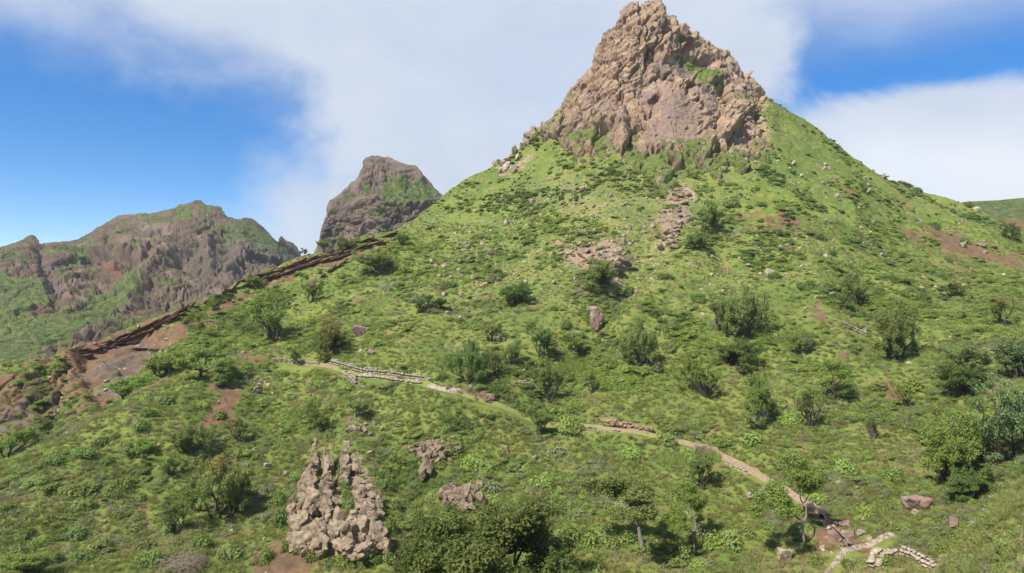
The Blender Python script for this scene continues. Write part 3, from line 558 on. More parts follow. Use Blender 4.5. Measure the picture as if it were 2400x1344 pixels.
def skeleton(seed, stems=3, levels=4, spread=.55, first=1.3, shrink=.68, rad=.09, up=.25, lean=(0, 0), split=(2, 3), jit=.22, start=.0):
    r = random.Random(seed); segs, tips = [], []
    def grow(p, d, L, w_, lev):
        pts = [p]; rr = [w_]; q = p; n = 4; dd = d
        for k in range(n):
            dd = unit(dd + np.array([r.gauss(0, jit), r.gauss(0, jit), r.gauss(0, jit * .6) + up * .25])); q = q + dd * L / n; pts.append(q); rr.append(w_ * (1 - .38 * (k + 1) / n))
        segs.append((np.array(pts), np.array(rr)))
        if lev <= 1: tips.append((q, lev, dd)); tips.append((pts[2], lev, dd))
        elif lev == 2: tips.append((pts[3], lev, dd))
        if lev == 0: return
        for _ in range(r.randint(*split)):
            ang = r.uniform(0, 2 * math.pi); side = np.array([math.cos(ang), math.sin(ang), r.uniform(-.15, .5)])
            grow(q if r.random() < .7 else pts[3], unit(dd * (1 - spread * .6) + side * spread), L * shrink * r.uniform(.75, 1.25), w_ * .6, lev - 1)
    for s in range(stems):
        ang = 2 * math.pi * s / stems + r.uniform(-.5, .5); sp = spread * (.75 if stems > 1 else .12)
        grow(np.array([math.cos(ang) * start, math.sin(ang) * start, -.25]), unit(np.array([math.cos(ang) * sp + lean[0], math.sin(ang) * sp + lean[1], 1.])), first * r.uniform(.85, 1.2), rad * r.uniform(.75, 1.1), levels)
    return segs, tips
def leaf_cloud(tips, per, rx, rz, L, W, keep=1.0, seed=0, flat=.55):
    g_ = np.random.default_rng(seed); C_, Nn_, tip = [], [], []
    T0 = np.array([t[0] for t in tips]); zmin, zmax = T0[:, 2].min(), T0[:, 2].max() + rz
    for (p, lev, d) in tips:
        if g_.random() > keep: continue
        k = int(per * g_.uniform(.5, 1.5)); s = g_.uniform(.65, 1.3); o = g_.normal(size=(k, 3)); o = unit(o) * (g_.random((k, 1)) ** .45) * np.array([rx, rx, rz]) * s
        C_.append(p + o); Nn_.append(unit(unit(o) * .7 + np.array([0, 0, flat]) + g_.normal(size=(k, 3)) * .55))
    C_ = np.concatenate(C_); Nn_ = np.concatenate(Nn_); n = len(C_); sz = g_.uniform(.65, 1.35, n)
    V, Fc = quads_leaf(C_, Nn_, L * sz, W * sz); clump = vnoise(C_, 1.1, seed) * .5 + .5
    tint = np.clip(g_.random(n) * .65 + clump * .45 - .05, 0, 1); tipv = np.clip((C_[:, 2] - zmin) / (zmax - zmin) + g_.normal(0, .12, n), 0, 1)
    return V, Fc, tint, tipv
SPEC = {  # skeleton settings, leaf settings
    'open':     (dict(stems=4, levels=4, spread=.52, first=1.0, shrink=.78, rad=.11, up=.42), dict(per=46, rx=.27, rz=.17, L=.055, W=.03, keep=.62)),
    'umbrella': (dict(stems=1, levels=4, spread=.85, first=1.15, shrink=.74, rad=.11, up=.12, split=(3, 3)), dict(per=46, rx=.34, rz=.17, L=.06, W=.032, keep=.72)),
    'sparse':   (dict(stems=4, levels=4, spread=.5, first=1.1, shrink=.74, rad=.115, up=.4), dict(per=24, rx=.24, rz=.17, L=.05, W=.027, keep=.6)),
    'dense':    (dict(stems=6, levels=4, spread=.58, first=.8, shrink=.8, rad=.095, up=.34, start=.2, jit=.32), dict(per=52, rx=.25, rz=.18, L=.05, W=.028, keep=.56)),
    'bare':     (dict(stems=3, levels=4, spread=.62, first=1.1, shrink=.74, rad=.075, up=.15), dict(per=3, rx=.25, rz=.2, L=.05, W=.025, keep=.3)),
    'leaning':  (dict(stems=1, levels=5, spread=.62, first=2.0, shrink=.68, rad=.12, up=.25, lean=(-.45, .1), split=(2, 3)), dict(per=80, rx=.36, rz=.25, L=.06, W=.03, keep=.9)),
    'spreading':(dict(stems=1, levels=5, spread=.68, first=1.9, shrink=.68, rad=.13, up=.22, split=(2, 3), lean=(-.15, 0)), dict(per=90, rx=.4, rz=.28, L=.06, W=.032, keep=.92)),
    'big':      (dict(stems=3, levels=5, spread=.72, first=1.35, shrink=.73, rad=.16, up=.12, split=(2, 3), start=.3), dict(per=64, rx=.42, rz=.3, L=.062, W=.034, keep=.8)),
}
_cache = {}
def tree_meshes(kind, seed, leaf, bark):
    key = (kind, seed, leaf, bark)
    if key not in _cache:
        sk, lf = SPEC[kind]; segs, tips = skeleton(seed * 31 + len(kind), **sk)
        thin = [s for s in segs if s[1][0] > .012]; tv, tf = tubes(thin)
        cv_, cf, tint, tp = leaf_cloud(tips, seed=seed + 3, **lf)
        lo, hi = cv_.min(0), cv_.max(0)
        q = np.percentile(cv_, [2, 99.3], axis=0); wd = max(q[1, 0] - q[0, 0], (q[1, 1] - q[0, 1])); ht = max(q[1, 2], tv[:, 2].max() * .95); cx = (q[0, 0] + q[1, 0]) / 2
        a = mesh_obj('trunk', tv, tf, M[bark], link=False); b = mesh_obj('crown', cv_, cf, M[leaf], link=False, smooth=False, attrs={'tint': ('FACE', tint), 'tip': ('FACE', tp)})
        _cache[key] = (a.data, b.data, wd, ht, cx)
        bpy.data.objects.remove(a); bpy.data.objects.remove(b)
    return _cache[key]
def at(u, v): return ground_at(P1, np.array([u], float), np.array([v], float))[0]
def tree(name, u, v, hpx, wpx, kind, leaf, label, bark='bark', seed=None, group='trees on the green hillside', cat='tree', flip=False):
    seed = (int(u * 7 + v) % 3) if seed is None else seed
    tm, cm, wd, ht, cx = tree_meshes(kind, seed, leaf, bark); p = at(u, v); Y = p[1]; Hm, Wm = hpx * Y / F * 1.02, wpx * Y / F * .95
    e = empty(name, p - np.array([0, 0, .05])); e.rotation_euler = (0, 0, rnd.uniform(-.5, .5) if kind in ('leaning', 'spreading') else rnd.uniform(0, 6.28)); sx = Wm / wd * (1.3 if kind in ('leaning', 'spreading') else 1); sz = Hm / ht
    e.scale = (-sx if flip else sx, sx, sz)
    for nm, me in (('trunk', tm), ('crown', cm)):
        o = bpy.data.objects.new(nm, me); COL.objects.link(o); o.parent = e
    tag(e, label, cat, group); return e
TR = [
 (20, 1072, 62, 110, 'open', 'leaf_light', 'light green tree at the edge of the grassy spur under the purple brown bank'),
 (457, 792, 58, 46, 'umbrella', 'leaf_light', 'small upright light green tree just below the grey ash slope'),
 (640, 803, 118, 150, 'open', 'leaf_light', 'large light green tree with twiggy top standing above the upper end of the footpath'),
 (766, 832, 82, 95, 'dense', 'leaf_olive', 'brownish bushy tree directly above the start of the dry stone wall'),
 (472, 877, 76, 140, 'umbrella', 'leaf_light', 'wide flat crowned light green tree beside the brown gully'),
 (390, 880, 52, 90, 'dense', 'leaf_light', 'low light green bushy tree growing in the brown gully beside the wide crowned tree'),
 (297, 922, 52, 100, 'dense', 'leaf_light', 'pale green bushy tree at the foot of the brown landslip'),
 (528, 905, 42, 82, 'dense', 'leaf_mid', 'round dense green bush tree at the top of the red soil scar'),
 (450, 1062, 74, 90, 'dense', 'leaf_mid', 'dark stemmed tree below the red soil scar'),
 (556, 1042, 58, 55, 'sparse', 'leaf_mid', 'small thin tree beside the foot of the red soil scar'),
 (754, 1016, 74, 74, 'open', 'leaf_light', 'spindly light green tree on the slope above the pillared rock outcrop'),
 (838, 985, 50, 72, 'open', 'leaf_mid', 'small grey green tree under the pale bend of the footpath'),
 (513, 1218, 134, 150, 'dense', 'leaf_olive', 'big rounded olive tree with rusty top and dark shaded base'),
 (398, 1116, 52, 58, 'sparse', 'leaf_light', 'small thin light green tree uphill of the rusty topped tree'),
 (412, 1260, 86, 66, 'sparse', 'leaf_mid', 'thin dark stemmed tree on the grass below the rusty topped tree'),
 (335, 1072, 40, 70, 'dense', 'leaf_light', 'bright green bushy tree on the grassy spur'),
 (62, 1350, 70, 130, 'open', 'leaf_light', 'light green bushy tree at the very bottom of the grassy slope'),
 (690, 855, 38, 44, 'open', 'leaf_mid', 'small tree standing on the footpath edge before the dry stone wall'),
 (715, 598, 17, 22, 'umbrella', 'leaf_dark', 'tiny dark tree on the skyline between the two far mountains'),
 (758, 585, 34, 38, 'open', 'leaf_mid', 'small tree on the skyline ridge in front of the dome mountain'),
 (806, 589, 44, 38, 'dense', 'leaf_mid', 'tall green tree on the brown strata ridge in front of the dome mountain'),
 (598, 676, 36, 48, 'umbrella', 'leaf_mid', 'dark umbrella shaped tree growing out of the brown strata'),
 (502, 722, 30, 36, 'open', 'leaf_light', 'small light tree on the grass just under the brown strata'),
 (727, 708, 52, 48, 'sparse', 'leaf_light', 'thin tree with light leaves below the lower strata ledge'),
 (898, 633, 40, 82, 'dense', 'leaf_mid', 'wide low grey green tree on the upper slope near the strata'),
 (901, 686, 42, 66, 'bare', 'leaf_mid', 'pale leafless branching tree lying on the upper slope'),
 (944, 584, 34, 30, 'open', 'leaf_mid', 'small upright tree at the top end of the strata'),
 (1397, 663, 62, 105, 'dense', 'leaf_mid', 'bushy green tree in front of the rubbly outcrop at mid slope'),
 (981, 730, 38, 46, 'sparse', 'leaf_dark', 'small dark twiggy tree on the open slope above the grassy terrace'),
 (1027, 724, 36, 50, 'open', 'leaf_dark', 'small dark bushy tree beside the twiggy one on the open slope'),
 (1199, 716, 52, 64, 'dense', 'leaf_dark', 'dark rounded tree in the middle of the slope'),
 (1657, 541, 66, 80, 'dense', 'leaf_mid', 'dense rounded tree beside the strip of tumbled rocks'),
 (1848, 532, 30, 38, 'umbrella', 'leaf_dark', 'small wind bent tree on bare soil below the peak'),
 (1630, 596, 46, 62, 'dense', 'leaf_mid', 'bushy tree downhill of the dense rounded tree and the rock strip'),
 (2367, 566, 40, 36, 'dense', 'leaf_dark', 'dark tree under the ridge facing the distant rounded hill'),
 (2018, 706, 82, 112, 'open', 'leaf_mid', 'large spreading tree with many stems high on the slope under the ridge'),
 (1980, 720, 44, 34, 'dense', 'leaf_dark', 'small dark tree at the foot of the large spreading tree'),
 (1745, 793, 116, 120, 'dense', 'leaf_mid', 'tall dense tree with dark shaded foot in the centre of the slope'),
 (1690, 780, 80, 70, 'open', 'leaf_mid', 'multi stemmed tree leaning against the tall dense tree'),
 (1724, 855, 68, 112, 'dense', 'leaf_dark', 'broad dark thicket tree just downhill of the tall dense tree'),
 (1656, 927, 96, 100, 'open', 'leaf_light', 'open tree of many dark stems above the bend of the tan footpath'),
 (1788, 992, 118, 92, 'dense', 'leaf_light', 'bright green tree with a white upper trunk'),
 (1498, 857, 108, 92, 'dense', 'leaf_mid', 'dense upright dark green tree on the slope beyond the footpath'),
 (1347, 806, 58, 54, 'open', 'leaf_light', 'small fan shaped light tree above the patch of reeds'),
 (1268, 828, 88, 66, 'open', 'leaf_dark', 'tall narrow dark tree beside the reeds'),
 (1148, 797, 46, 46, 'sparse', 'leaf_mid', 'small thin tree uphill from the dense dark tree by the wall'),
 (1196, 857, 62, 62, 'sparse', 'leaf_mid', 'thin tree with splayed dark stems beyond the wall'),
 (1165, 888, 66, 42, 'sparse', 'leaf_mid', 'thin single stemmed tree beside the dense dark tree by the wall'),
 (1289, 914, 92, 58, 'open', 'leaf_mid', 'tall slender tree above the middle of the footpath'),
 (1387, 907, 52, 44, 'sparse', 'leaf_light', 'small thin tree above the footpath past the slender tree'),
 (1102, 905, 96, 92, 'dense', 'leaf_dark', 'dense dark tree above the red bank at the end of the dry stone wall'),
 (1268, 1008, 74, 66, 'open', 'leaf_light', 'scrubby light green tree growing on the lower edge of the footpath'),
 (1512, 1308, 172, 150, 'leaning', 'leaf_mid', 'tall leaning tree with bare crooked trunk near the bottom of the slope'),
 (1629, 1302, 156, 125, 'spreading', 'leaf_light', 'tall light green tree with forked pale trunk beside the leaning tree'),
 (1888, 1295, 205, 185, 'spreading', 'leaf_light', 'large yellow green spreading tree over the trail and boulders'),
 (1648, 1150, 92, 78, 'open', 'leaf_mid', 'upright tree just below the tan bend of the footpath'),
 (1258, 1172, 72, 84, 'bare', 'leaf_mid', 'leafless reddish twiggy tree behind the huge dark tree'),
 (1878, 822, 42, 80, 'dense', 'leaf_mid', 'low grey green tree with a short white trunk'),
 (1960, 942, 98, 92, 'umbrella', 'leaf_light', 'light green flat topped tree casting dark shade below the red gash'),
 (1899, 1004, 98, 76, 'sparse', 'leaf_mid', 'nearly leafless tree of many stems on the lower slope'),
 (2045, 1032, 60, 48, 'sparse', 'leaf_dark', 'small grey trunked tree among bright green grass'),
 (2122, 941, 54, 42, 'open', 'leaf_light', 'small slim tree on the bare soil patch'),
 (2100, 822, 132, 120, 'dense', 'leaf_mid', 'big dense tree beside the stacked stone pile'),
 (2270, 866, 72, 110, 'sparse', 'leaf_mid', 'two stemmed airy tree above the blue green thicket'),
 (2268, 928, 74, 105, 'dense', 'leaf_dark', 'dense dark tree just below the two stemmed airy tree'),
 (2368, 1045, 185, 165, 'dense', 'leaf_blue', 'huge blue green tree rising over the ravine'),
 (2220, 1092, 150, 175, 'dense', 'leaf_light', 'broad light green tree with dark underside at the head of the ravine'),
 (2347, 766, 66, 66, 'sparse', 'leaf_olive', 'olive twiggy tree high beside the red soil slope'),
 (2258, 1140, 70, 105, 'dense', 'leaf_dark', 'shadowy tree in the ravine under the broad light green tree'),
 (2240, 705, 44, 70, 'sparse', 'leaf_olive', 'olive low airy tree under the red soil slope'),
 (2385, 880, 90, 100, 'dense', 'leaf_blue', 'dense blue green tree uphill of the huge tree over the ravine'),
 (1185, 1430, 232, 380, 'big', 'leaf_big', 'huge dense dark green tree at the bottom beside the pillared outcrop'),
 (1040, 1405, 165, 200, 'big', 'leaf_big', 'dark green tree with pale stems merging with the huge dark tree'),
 (1290, 1400, 120, 130, 'dense', 'leaf_dark', 'dark low tree tucked against the huge dark tree towards the leaning tree'),
]
for (u, v, h_, w_, k, lf, lab) in TR:
    bk = 'grey_bark' if (k in ('bare', 'leaning', 'spreading') or 'grey' in lab) else 'bark'
    if 'white' in lab or lab.startswith('pale leafless'): bk = 'pale_bark'
    nm = {'dense': 'bushy_tree', 'bare': 'bare_tree', 'umbrella': 'umbrella_tree'}.get(k, 'tree')
    tree(nm, u, v, h_, w_, k, lf, lab, bark=bk, flip=False)
# the white upper trunk that stands out of the bright green tree
ROCKV = None
# ---- low bushes
def mound(seed, n=420, lumps=5, hr=.55, L=.085, W=.045):
    """a low rounded bush one metre across, made of leaves over several lumps"""
    g_ = np.random.default_rng(seed); C_, N_ = [], []
    for k in range(lumps):
        a = g_.uniform(0, 6.28); rr = g_.uniform(0, .34) if k else 0; c = np.array([math.cos(a) * rr, math.sin(a) * rr, 0]); s = g_.uniform(.22, .36) if k else .36
        m_ = n // lumps; d = unit(g_.normal(size=(m_, 3)) + np.array([0, 0, .35])); d[:, 2] = np.abs(d[:, 2]); rad = s * g_.uniform(.6, 1.12, (m_, 1))
        C_.append(c + d * rad * np.array([1, 1, hr * 1.5])); N_.append(unit(d + np.array([-.15, -.2, .45]) + g_.normal(size=(m_, 3)) * .42))
    C_, N_ = np.concatenate(C_), np.concatenate(N_); k = len(C_); sz = g_.uniform(.6, 1.3, k); V, Fc = quads_leaf(C_, N_, L * sz, W * sz)
    return V, Fc, np.clip(g_.random(k) * .8 + .2 * (C_[:, 2] / C_[:, 2].max()), 0, 1)
def tuft(seed, n=60):
    g_ = np.random.default_rng(seed); V, Fc = [], []
    for k in range(n):
        a = g_.uniform(0, 6.28); r0 = g_.uniform(0, .3); b = np.array([math.cos(a) * r0, math.sin(a) * r0, 0]); h_ = g_.uniform(.25, .6); d = np.array([g_.normal(0, .2), g_.normal(0, .2), h_]); sd = unit(np.cross(d, g_.normal(size=3))) * .018
        i = len(V); V += [b - sd, b + sd, b + d * .6 + sd * .7, b + d]; Fc.append((i, i + 1, i + 2, i + 3))
    return np.array(V), np.array(Fc), g_.random(n)
def proto(name, data, mat): 
    V, Fc, t_ = data; return mesh_obj(name, V, Fc, M[mat], smooth=False, attrs={'tint': ('FACE', t_)}, link=False)
def faceted(seed, planes=26, sub=3, noise=.05):
    """a broken rock: a block cut by random planes, then jointed"""
    import bmesh
    bm = bmesh.new(); bmesh.ops.create_cube(bm, size=2); bmesh.ops.subdivide_edges(bm, edges=bm.edges[:], cuts={2: 3, 3: 8, 4: 15}[sub], use_grid_fill=True); bmesh.ops.triangulate(bm, faces=bm.faces[:]); bm.verts.ensure_lookup_table()
    V = np.array([v.co[:] for v in bm.verts]); Fc = np.array([[v.index for v in f.verts] for f in bm.faces]); bm.free()
    g_ = np.random.default_rng(seed); V = V @ np.linalg.qr(g_.normal(size=(3, 3)) * .25 + np.eye(3))[0].T; nn = unit(g_.normal(size=(planes, 3)))
    for k in range(planes):
        d = g_.uniform(.55, 1.0); e = np.maximum(0, V @ nn[k] - d); V = V - e[:, None] * nn[k]
    if sub > 2:
        o, e = blocks(V + seed * 3.1, (1.3, 1.3, 1.3), seed); o2, e2 = blocks(V + seed, (4, 4, 3.4), seed + 9)
        V = V * (1 + .10 * o - .06 * (1 - sstep(e, .0, .1)) + .035 * o2)[:, None]
    V = V * (1 + noise * fbm(V + seed * 7.3, 2.2, 2, seed)[:, None]); V = (V - (V.max(0) + V.min(0)) / 2) / (V.max(0) - V.min(0)) * 1.0
    return V, Fc
RK = [faceted(s, planes=8 + s % 4, sub=4) for s in range(10)]; RS = [faceted(s + 20, planes=8, sub=3) for s in range(10)]
def scatter(n, dens, size, seed, clip=None):
    """n points on the seen land, chosen by true area x density"""
    g_ = np.random.default_rng(seed); a = np.linalg.norm(np.cross(P1[1:, :-1] - P1[:-1, :-1], P1[:-1, 1:] - P1[:-1, :-1]), axis=2)
    a = np.minimum(a, np.percentile(a, 99.5)); wgt = (a * dens[:-1, :-1]).ravel(); cs = np.cumsum(wgt); i = np.searchsorted(cs, g_.random(n) * cs[-1]); r, c = np.divmod(i, P1.shape[1] - 1)
    fr, fc = g_.random((2, n)); p = P1[r, c] * ((1 - fr) * (1 - fc))[:, None] + P1[r + 1, c] * (fr * (1 - fc))[:, None] + P1[r, c + 1] * ((1 - fr) * fc)[:, None] + P1[r + 1, c + 1] * (fr * fc)[:, None]
    return p, r, c
def instancer(name, protos, pts, rots, scl, idx):
    """one object holding countless small plants or stones"""
    pc = bpy.data.collections.new(name + '_kinds')
    for k, o in enumerate(protos): o.name = '%s_kind_%02d' % (name, k); pc.objects.link(o)
    me = bpy.data.meshes.new(name); me.vertices.add(len(pts)); me.vertices.foreach_set('co', np.asarray(pts, np.float32).ravel())
    for nm, arr, ty in (('rot', rots, 'FLOAT_VECTOR'), ('scl', scl, 'FLOAT_VECTOR')):
        me.attributes.new(nm, ty, 'POINT').data.foreach_set('vector', np.asarray(arr, np.float32).ravel())
    me.attributes.new('idx', 'INT', 'POINT').data.foreach_set('value', np.asarray(idx, np.int32)); me.update()
    o = bpy.data.objects.new(name, me); COL.objects.link(o)
    t_ = bpy.data.node_groups.new(name, 'GeometryNodeTree'); t_.interface.new_socket('Geometry', in_out='INPUT', socket_type='NodeSocketGeometry'); t_.interface.new_socket('Geometry', in_out='OUTPUT', socket_type='NodeSocketGeometry')
    n = t_.nodes; gi, go = n.new('NodeGroupInput'), n.new('NodeGroupOutput'); ip = n.new('GeometryNodeInstanceOnPoints'); ci = n.new('GeometryNodeCollectionInfo')
    ci.inputs['Collection'].default_value = pc; ci.inputs['Separate Children'].default_value = True; ci.inputs['Reset Children'].default_value = True; ip.inputs['Pick Instance'].default_value = True
    def na(nm, ty):
        a = n.new('GeometryNodeInputNamedAttribute'); a.data_type = ty; a.inputs['Name'].default_value = nm; return a.outputs['Attribute']
    L = t_.links.new; L(gi.outputs[0], ip.inputs['Points']); L(ci.outputs[0], ip.inputs['Instance']); L(na('idx', 'INT'), ip.inputs['Instance Index']); L(na('rot', 'FLOAT_VECTOR'), ip.inputs['Rotation']); L(na('scl', 'FLOAT_VECTOR'), ip.inputs['Scale']); L(ip.outputs[0], go.inputs[0])
    o.modifiers.new('scatter', 'NODES').node_group = t_
    return o
def rotz(n, tilt=.12): return np.stack([rng.normal(0, tilt, n), rng.normal(0, tilt, n), rng.uniform(0, 6.28, n)], -1)
inview = (Vg < 1400) & (Ug > -150) & (Ug < 2550)
patch = sstep(fbm(P0, 0.16, 4, 91) + .35 * fbm(P0, .7, 2, 92), -.05, .45)
smoothgrass = np.maximum(mk([[(780, 830), (900, 820), (1050, 860), (1040, 890), (900, 870)], [(300, 925), (480, 870), (440, 900), (330, 950)], [(1790, 250), (1900, 300), (1990, 400), (1880, 440), (1780, 380)], [(1240, 370), (1340, 380), (1300, 430), (1180, 420)], [(1560, 640), (1660, 600), (1640, 640), (1480, 760)]], 25), 0)
lowpart = sstep(Vg, 560, 900)
pathclear = np.maximum(1 - sstep(seg_dist(Ug, Vg - 11, PATHS['main']), 9, 19), 1 - sstep(seg_dist(Ug, Vg - 8, PATHS['low']), 10, 22))
dens = inview * (1 - pathclear) * (.10 + .9 * patch) * (1 - bare) * (1 - .85 * smoothgrass) * (.35 + .65 * lowpart) * (1 - .55 * (1 - sstep(Ug, 420, 620)) * sstep(Vg, 900, 980))
n1 = 42000; p, r, c = scatter(n1, dens, 1, 21)
big_ = rng.random(n1); s = (.28 + 1.25 * big_ ** 3) * (.75 + .5 * patch[r, c]) * np.interp(p[:, 1], [30, 60, 120], [.55, .85, 1.1]); zone = fbm(p, .07, 3, 66) + rng.normal(0, .28, n1); kind = np.where(zone > .5, rng.integers(6, 10, n1), np.where(zone < -.28, rng.integers(10, 14, n1), rng.integers(0, 6, n1))); kind = np.where(rng.random(n1) < .05, rng.integers(14, 16, n1), kind); dz = fbm(p, .14, 3, 67) + rng.normal(0, .12, n1); kind = np.where(dz > .36 + .5 * (p[:, 0] < -22) * (p[:, 1] < 85), rng.integers(16, 19, n1), kind); 
protos = [proto('k', mound(100 + k, n=640, L=.052, W=.03), 'shrub_a') for k in range(6)] + [proto('k', mound(200 + k, n=600, L=.045, W=.024), 'shrub_b') for k in range(4)] + [proto('k', mound(300 + k, n=600, hr=.7, L=.055, W=.03), 'shrub_c') for k in range(4)] + [proto('k', mound(350 + k, n=300, hr=.6, L=.07, W=.008), 'dry_twig') for k in range(2)] + [proto('k', mound(380 + k, n=600, L=.05, W=.028, hr=.6), 'leaf_dark') for k in range(3)]
gc = instancer('ground_cover', protos, p - np.array([0, 0, .04]), rotz(n1, .2), np.stack([s * rng.uniform(.9, 1.7, n1), s, s * rng.uniform(.6, 1.15, n1)], -1), kind)
tag(gc, 'low green scrub covering the hillside', 'ground cover', kind='stuff')
dens2 = inview * (1 - pathclear) * (1 - bare) * (Vg > 520) * (.3 + .7 * sstep(Vg, 700, 1100)); n2 = 42000; p, r, c = scatter(n2, dens2, 1, 22); s = rng.uniform(.35, .95, n2)
gt = instancer('grass', [proto('k', tuft(400 + k), 'grass') for k in range(4)] + [proto('k', tuft(420 + k), 'straw') for k in range(2)], p, rotz(n2, .2), np.stack([s * 1.2, s * 1.2, s * .75], -1), np.where(fbm(p, .2, 3, 71) + rng.normal(0, .2, n2) > .35, rng.integers(4, 6, n2), rng.integers(0, 4, n2)))
tag(gt, 'tufts of bright green grass all over the hillside', 'grass', kind='stuff')
dens3 = inview * (.02 + 1.0 * talus + .7 * sstep(stone, .2, .6) + .05 * (Vg < 700)) * (1 - rockm) * (1 - .8 * soil) + inview * .35 * soil * (Ug < 900) * (Vg > 560); n3 = 7500; p, r, c = scatter(n3, dens3, 1, 23); s = .1 + .6 * rng.random(n3) ** 4
sp_ = [mesh_obj('k', V * 1.0, Fc, M['stone'], smooth=False, link=False) for V, Fc in [faceted(60 + k, planes=12, sub=2) for k in range(5)]]
st = instancer('scree', sp_, p, rotz(n3, .5), np.stack([s * rng.uniform(.9, 1.6, n3), s, s * rng.uniform(.6, 1.0, n3)], -1), rng.integers(0, 5, n3))
tag(st, 'small pale stones scattered over the slope below the peak', 'scree', kind='stuff')
#PART4
# ------------------------------------------------------------------ footpath, walls
def ribbon(name, key, half, grassy, stony, label):
    c, q = path_c[key]; tg = np.gradient(c, axis=0); sd = unit(np.stack([tg[:, 1], -tg[:, 0], np.zeros(len(c))], -1)); k = np.linspace(-1, 1, 9)
    wd = (half * np.interp(c[:, 1], [52, 78], [.42, 1]) * (1 + .55 * fbm(c * 1.0, .9, 3, 3)))[:, None, None]
    V = c[:, None] + sd[:, None] * k[None, :, None] * wd; V[..., 2] += .05 + np.where(k[None] * np.sign(sd[:, 1:2]) < 0, -1, 1) * np.abs(k)[None] * .34 * half + .05 * fbm(V, 1.1, 2, 4) - .05 * np.abs(k)[None] ** 3
    uu = np.repeat(q[:, :1], 9, 1)
    o = mesh_obj(name, V, grid_faces(len(c), 9), M['path'], attrs={'grassy': ('POINT', np.interp(uu, *grassy)), 'stony': ('POINT', np.interp(uu, *stony))})
    return tag(o, label, 'path', kind='structure')
ribbon('path', 'main', .8, ([500, 780, 830, 990, 1020, 1060, 1100, 1330, 1420, 1560, 1620, 2000], [.35, .4, .8, .75, .25, .2, .6, .65, .42, .48, .3, .25]), ([500, 995, 1015, 1055, 1075, 1800, 1960, 2000], [.1, .1, .95, .9, .1, .1, .3, .8]), 'narrow footpath crossing the slope between stone walls')
ribbon('path', 'low', .5, ([1900, 2100], [0, 0]), ([1900, 2100], [.95, .75]), 'pale stony trail descending to the ravine')
def wall(pl, h0, h1, thick, label, lift=0.0, course=.17, seed=1, drop=0.0, mat='wall', name='stone_wall', down=0.0, size=1.0):
    """dry stone wall: courses of single stones following a line on the land"""
    q = densify(pl, 3); c = smooth(ground_at(P1, q[:, 0], q[:, 1]), 6); L = np.concatenate([[0], np.cumsum(np.linalg.norm(np.diff(c[:, :2], axis=0), axis=1))]); g_ = random.Random(seed); Vs, Fs, k = [], [], 0
    cube = np.array([(x, y, z) for z in (-.5, .5) for y in (-.5, .5) for x in (-.5, .5)]); cf = np.array([(0, 1, 3, 2), (4, 6, 7, 5), (0, 4, 5, 1), (2, 3, 7, 6), (0, 2, 6, 4), (1, 5, 7, 3)])
    z = -down
    while z < max(h0, h1):
      for row in ((-1, 1) if thick > .4 else (0,)):
        s = 0
        while s < L[-1]:
            w_ = g_.uniform(.14, .4) * size; f = s / L[-1]; top = h0 + (h1 - h0) * f + .12 * math.sin(s * 1.7 + seed) 
            if z < top:
                p = np.array([np.interp(s + w_ / 2, L, c[:, j]) for j in range(3)]); e = np.array([np.interp(min(s + w_, L[-1]), L, c[:, j]) for j in range(3)]) - np.array([np.interp(s, L, c[:, j]) for j in range(3)])
                a = math.atan2(e[1], e[0]) + g_.uniform(-.15, .15); R_ = np.array([[math.cos(a), -math.sin(a), 0], [math.sin(a), math.cos(a), 0], [0, 0, 1]])
                v = cube * np.array([w_ * 1.02, thick * g_.uniform(.6, 1.0) * (.6 if row else 1), course * g_.uniform(.8, 1.3)]) ; v = v + np.array([[g_.uniform(-.06, .06) * min(1, size * 1.2) for _ in range(3)] for _ in range(8)])
                v = v @ R_.T + p + np.array([g_.uniform(-.05, .05) - math.sin(a) * row * thick * .27, g_.uniform(-.08, .08) + math.cos(a) * row * thick * .27, z + course / 2 + g_.uniform(-.03, .03)])
                Vs.append(v); Fs.append(cf + k); k += 8
            s += w_
        z += course
    o = mesh_obj(name, np.concatenate(Vs), np.concatenate(Fs), M[mat], smooth=False); return tag(o, label, 'wall')
wall([(776, 852), (830, 861), (900, 870), (960, 879), (1007, 893)], .95, .75, .5, 'long dry stone wall along the uphill side of the grassy footpath', seed=1)
wall([(806, 884), (832, 884), (880, 886), (930, 892), (985, 902)], .35, .25, .55, 'low dry stone retaining wall under the grassy footpath', seed=2, down=.5)
wall([(806, 880), (822, 892), (838, 902), (850, 908)], .5, .3, .7, 'fan shaped collapsed stone wall below the footpath', seed=3, down=.4)
wall([(1330, 987), (1380, 999), (1450, 1013)], .15, .1, .45, 'low stone edging under the middle of the footpath', seed=4, down=.4)
wall([(1700, 1079), (1730, 1098), (1752, 1112)], .1, .05, .5, 'short stone edging at the tan bend of the footpath', seed=5, down=.5)
wall([(2052, 1350), (2062, 1326), (2090, 1312), (2135, 1308), (2185, 1310), (2235, 1312)], .45, .3, .8, 'thick curved dry stone wall at the mouth of the ravine', seed=6, down=.2, size=.6, course=.11)
wall([(640, 848), (690, 850), (745, 855)], .4, .5, .4, 'short ruined stone wall at the far end of the footpath', seed=7)
wall([(1975, 776), (2000, 774), (2030, 777)], .45, .5, .6, 'pile of stacked flat stones near the big dense tree', seed=8, name='stone_pile')
wall([(1755, 1178), (1775, 1165), (1790, 1160)], .4, .3, .5, 'small broken heap of pale stones behind the yellow green spreading tree', seed=9, name='stone_pile', down=.2)
wall([(1215, 897), (1240, 893), (1262, 896)], .3, .3, .5, 'short row of pale stones beside the tall slender tree', seed=10, name='stone_pile')
wall([(2130, 1344), (2170, 1335), (2215, 1332)], .2, .2, .45, 'low rubble wall lowest of all beside the ravine mouth', seed=11, size=.6, course=.1)

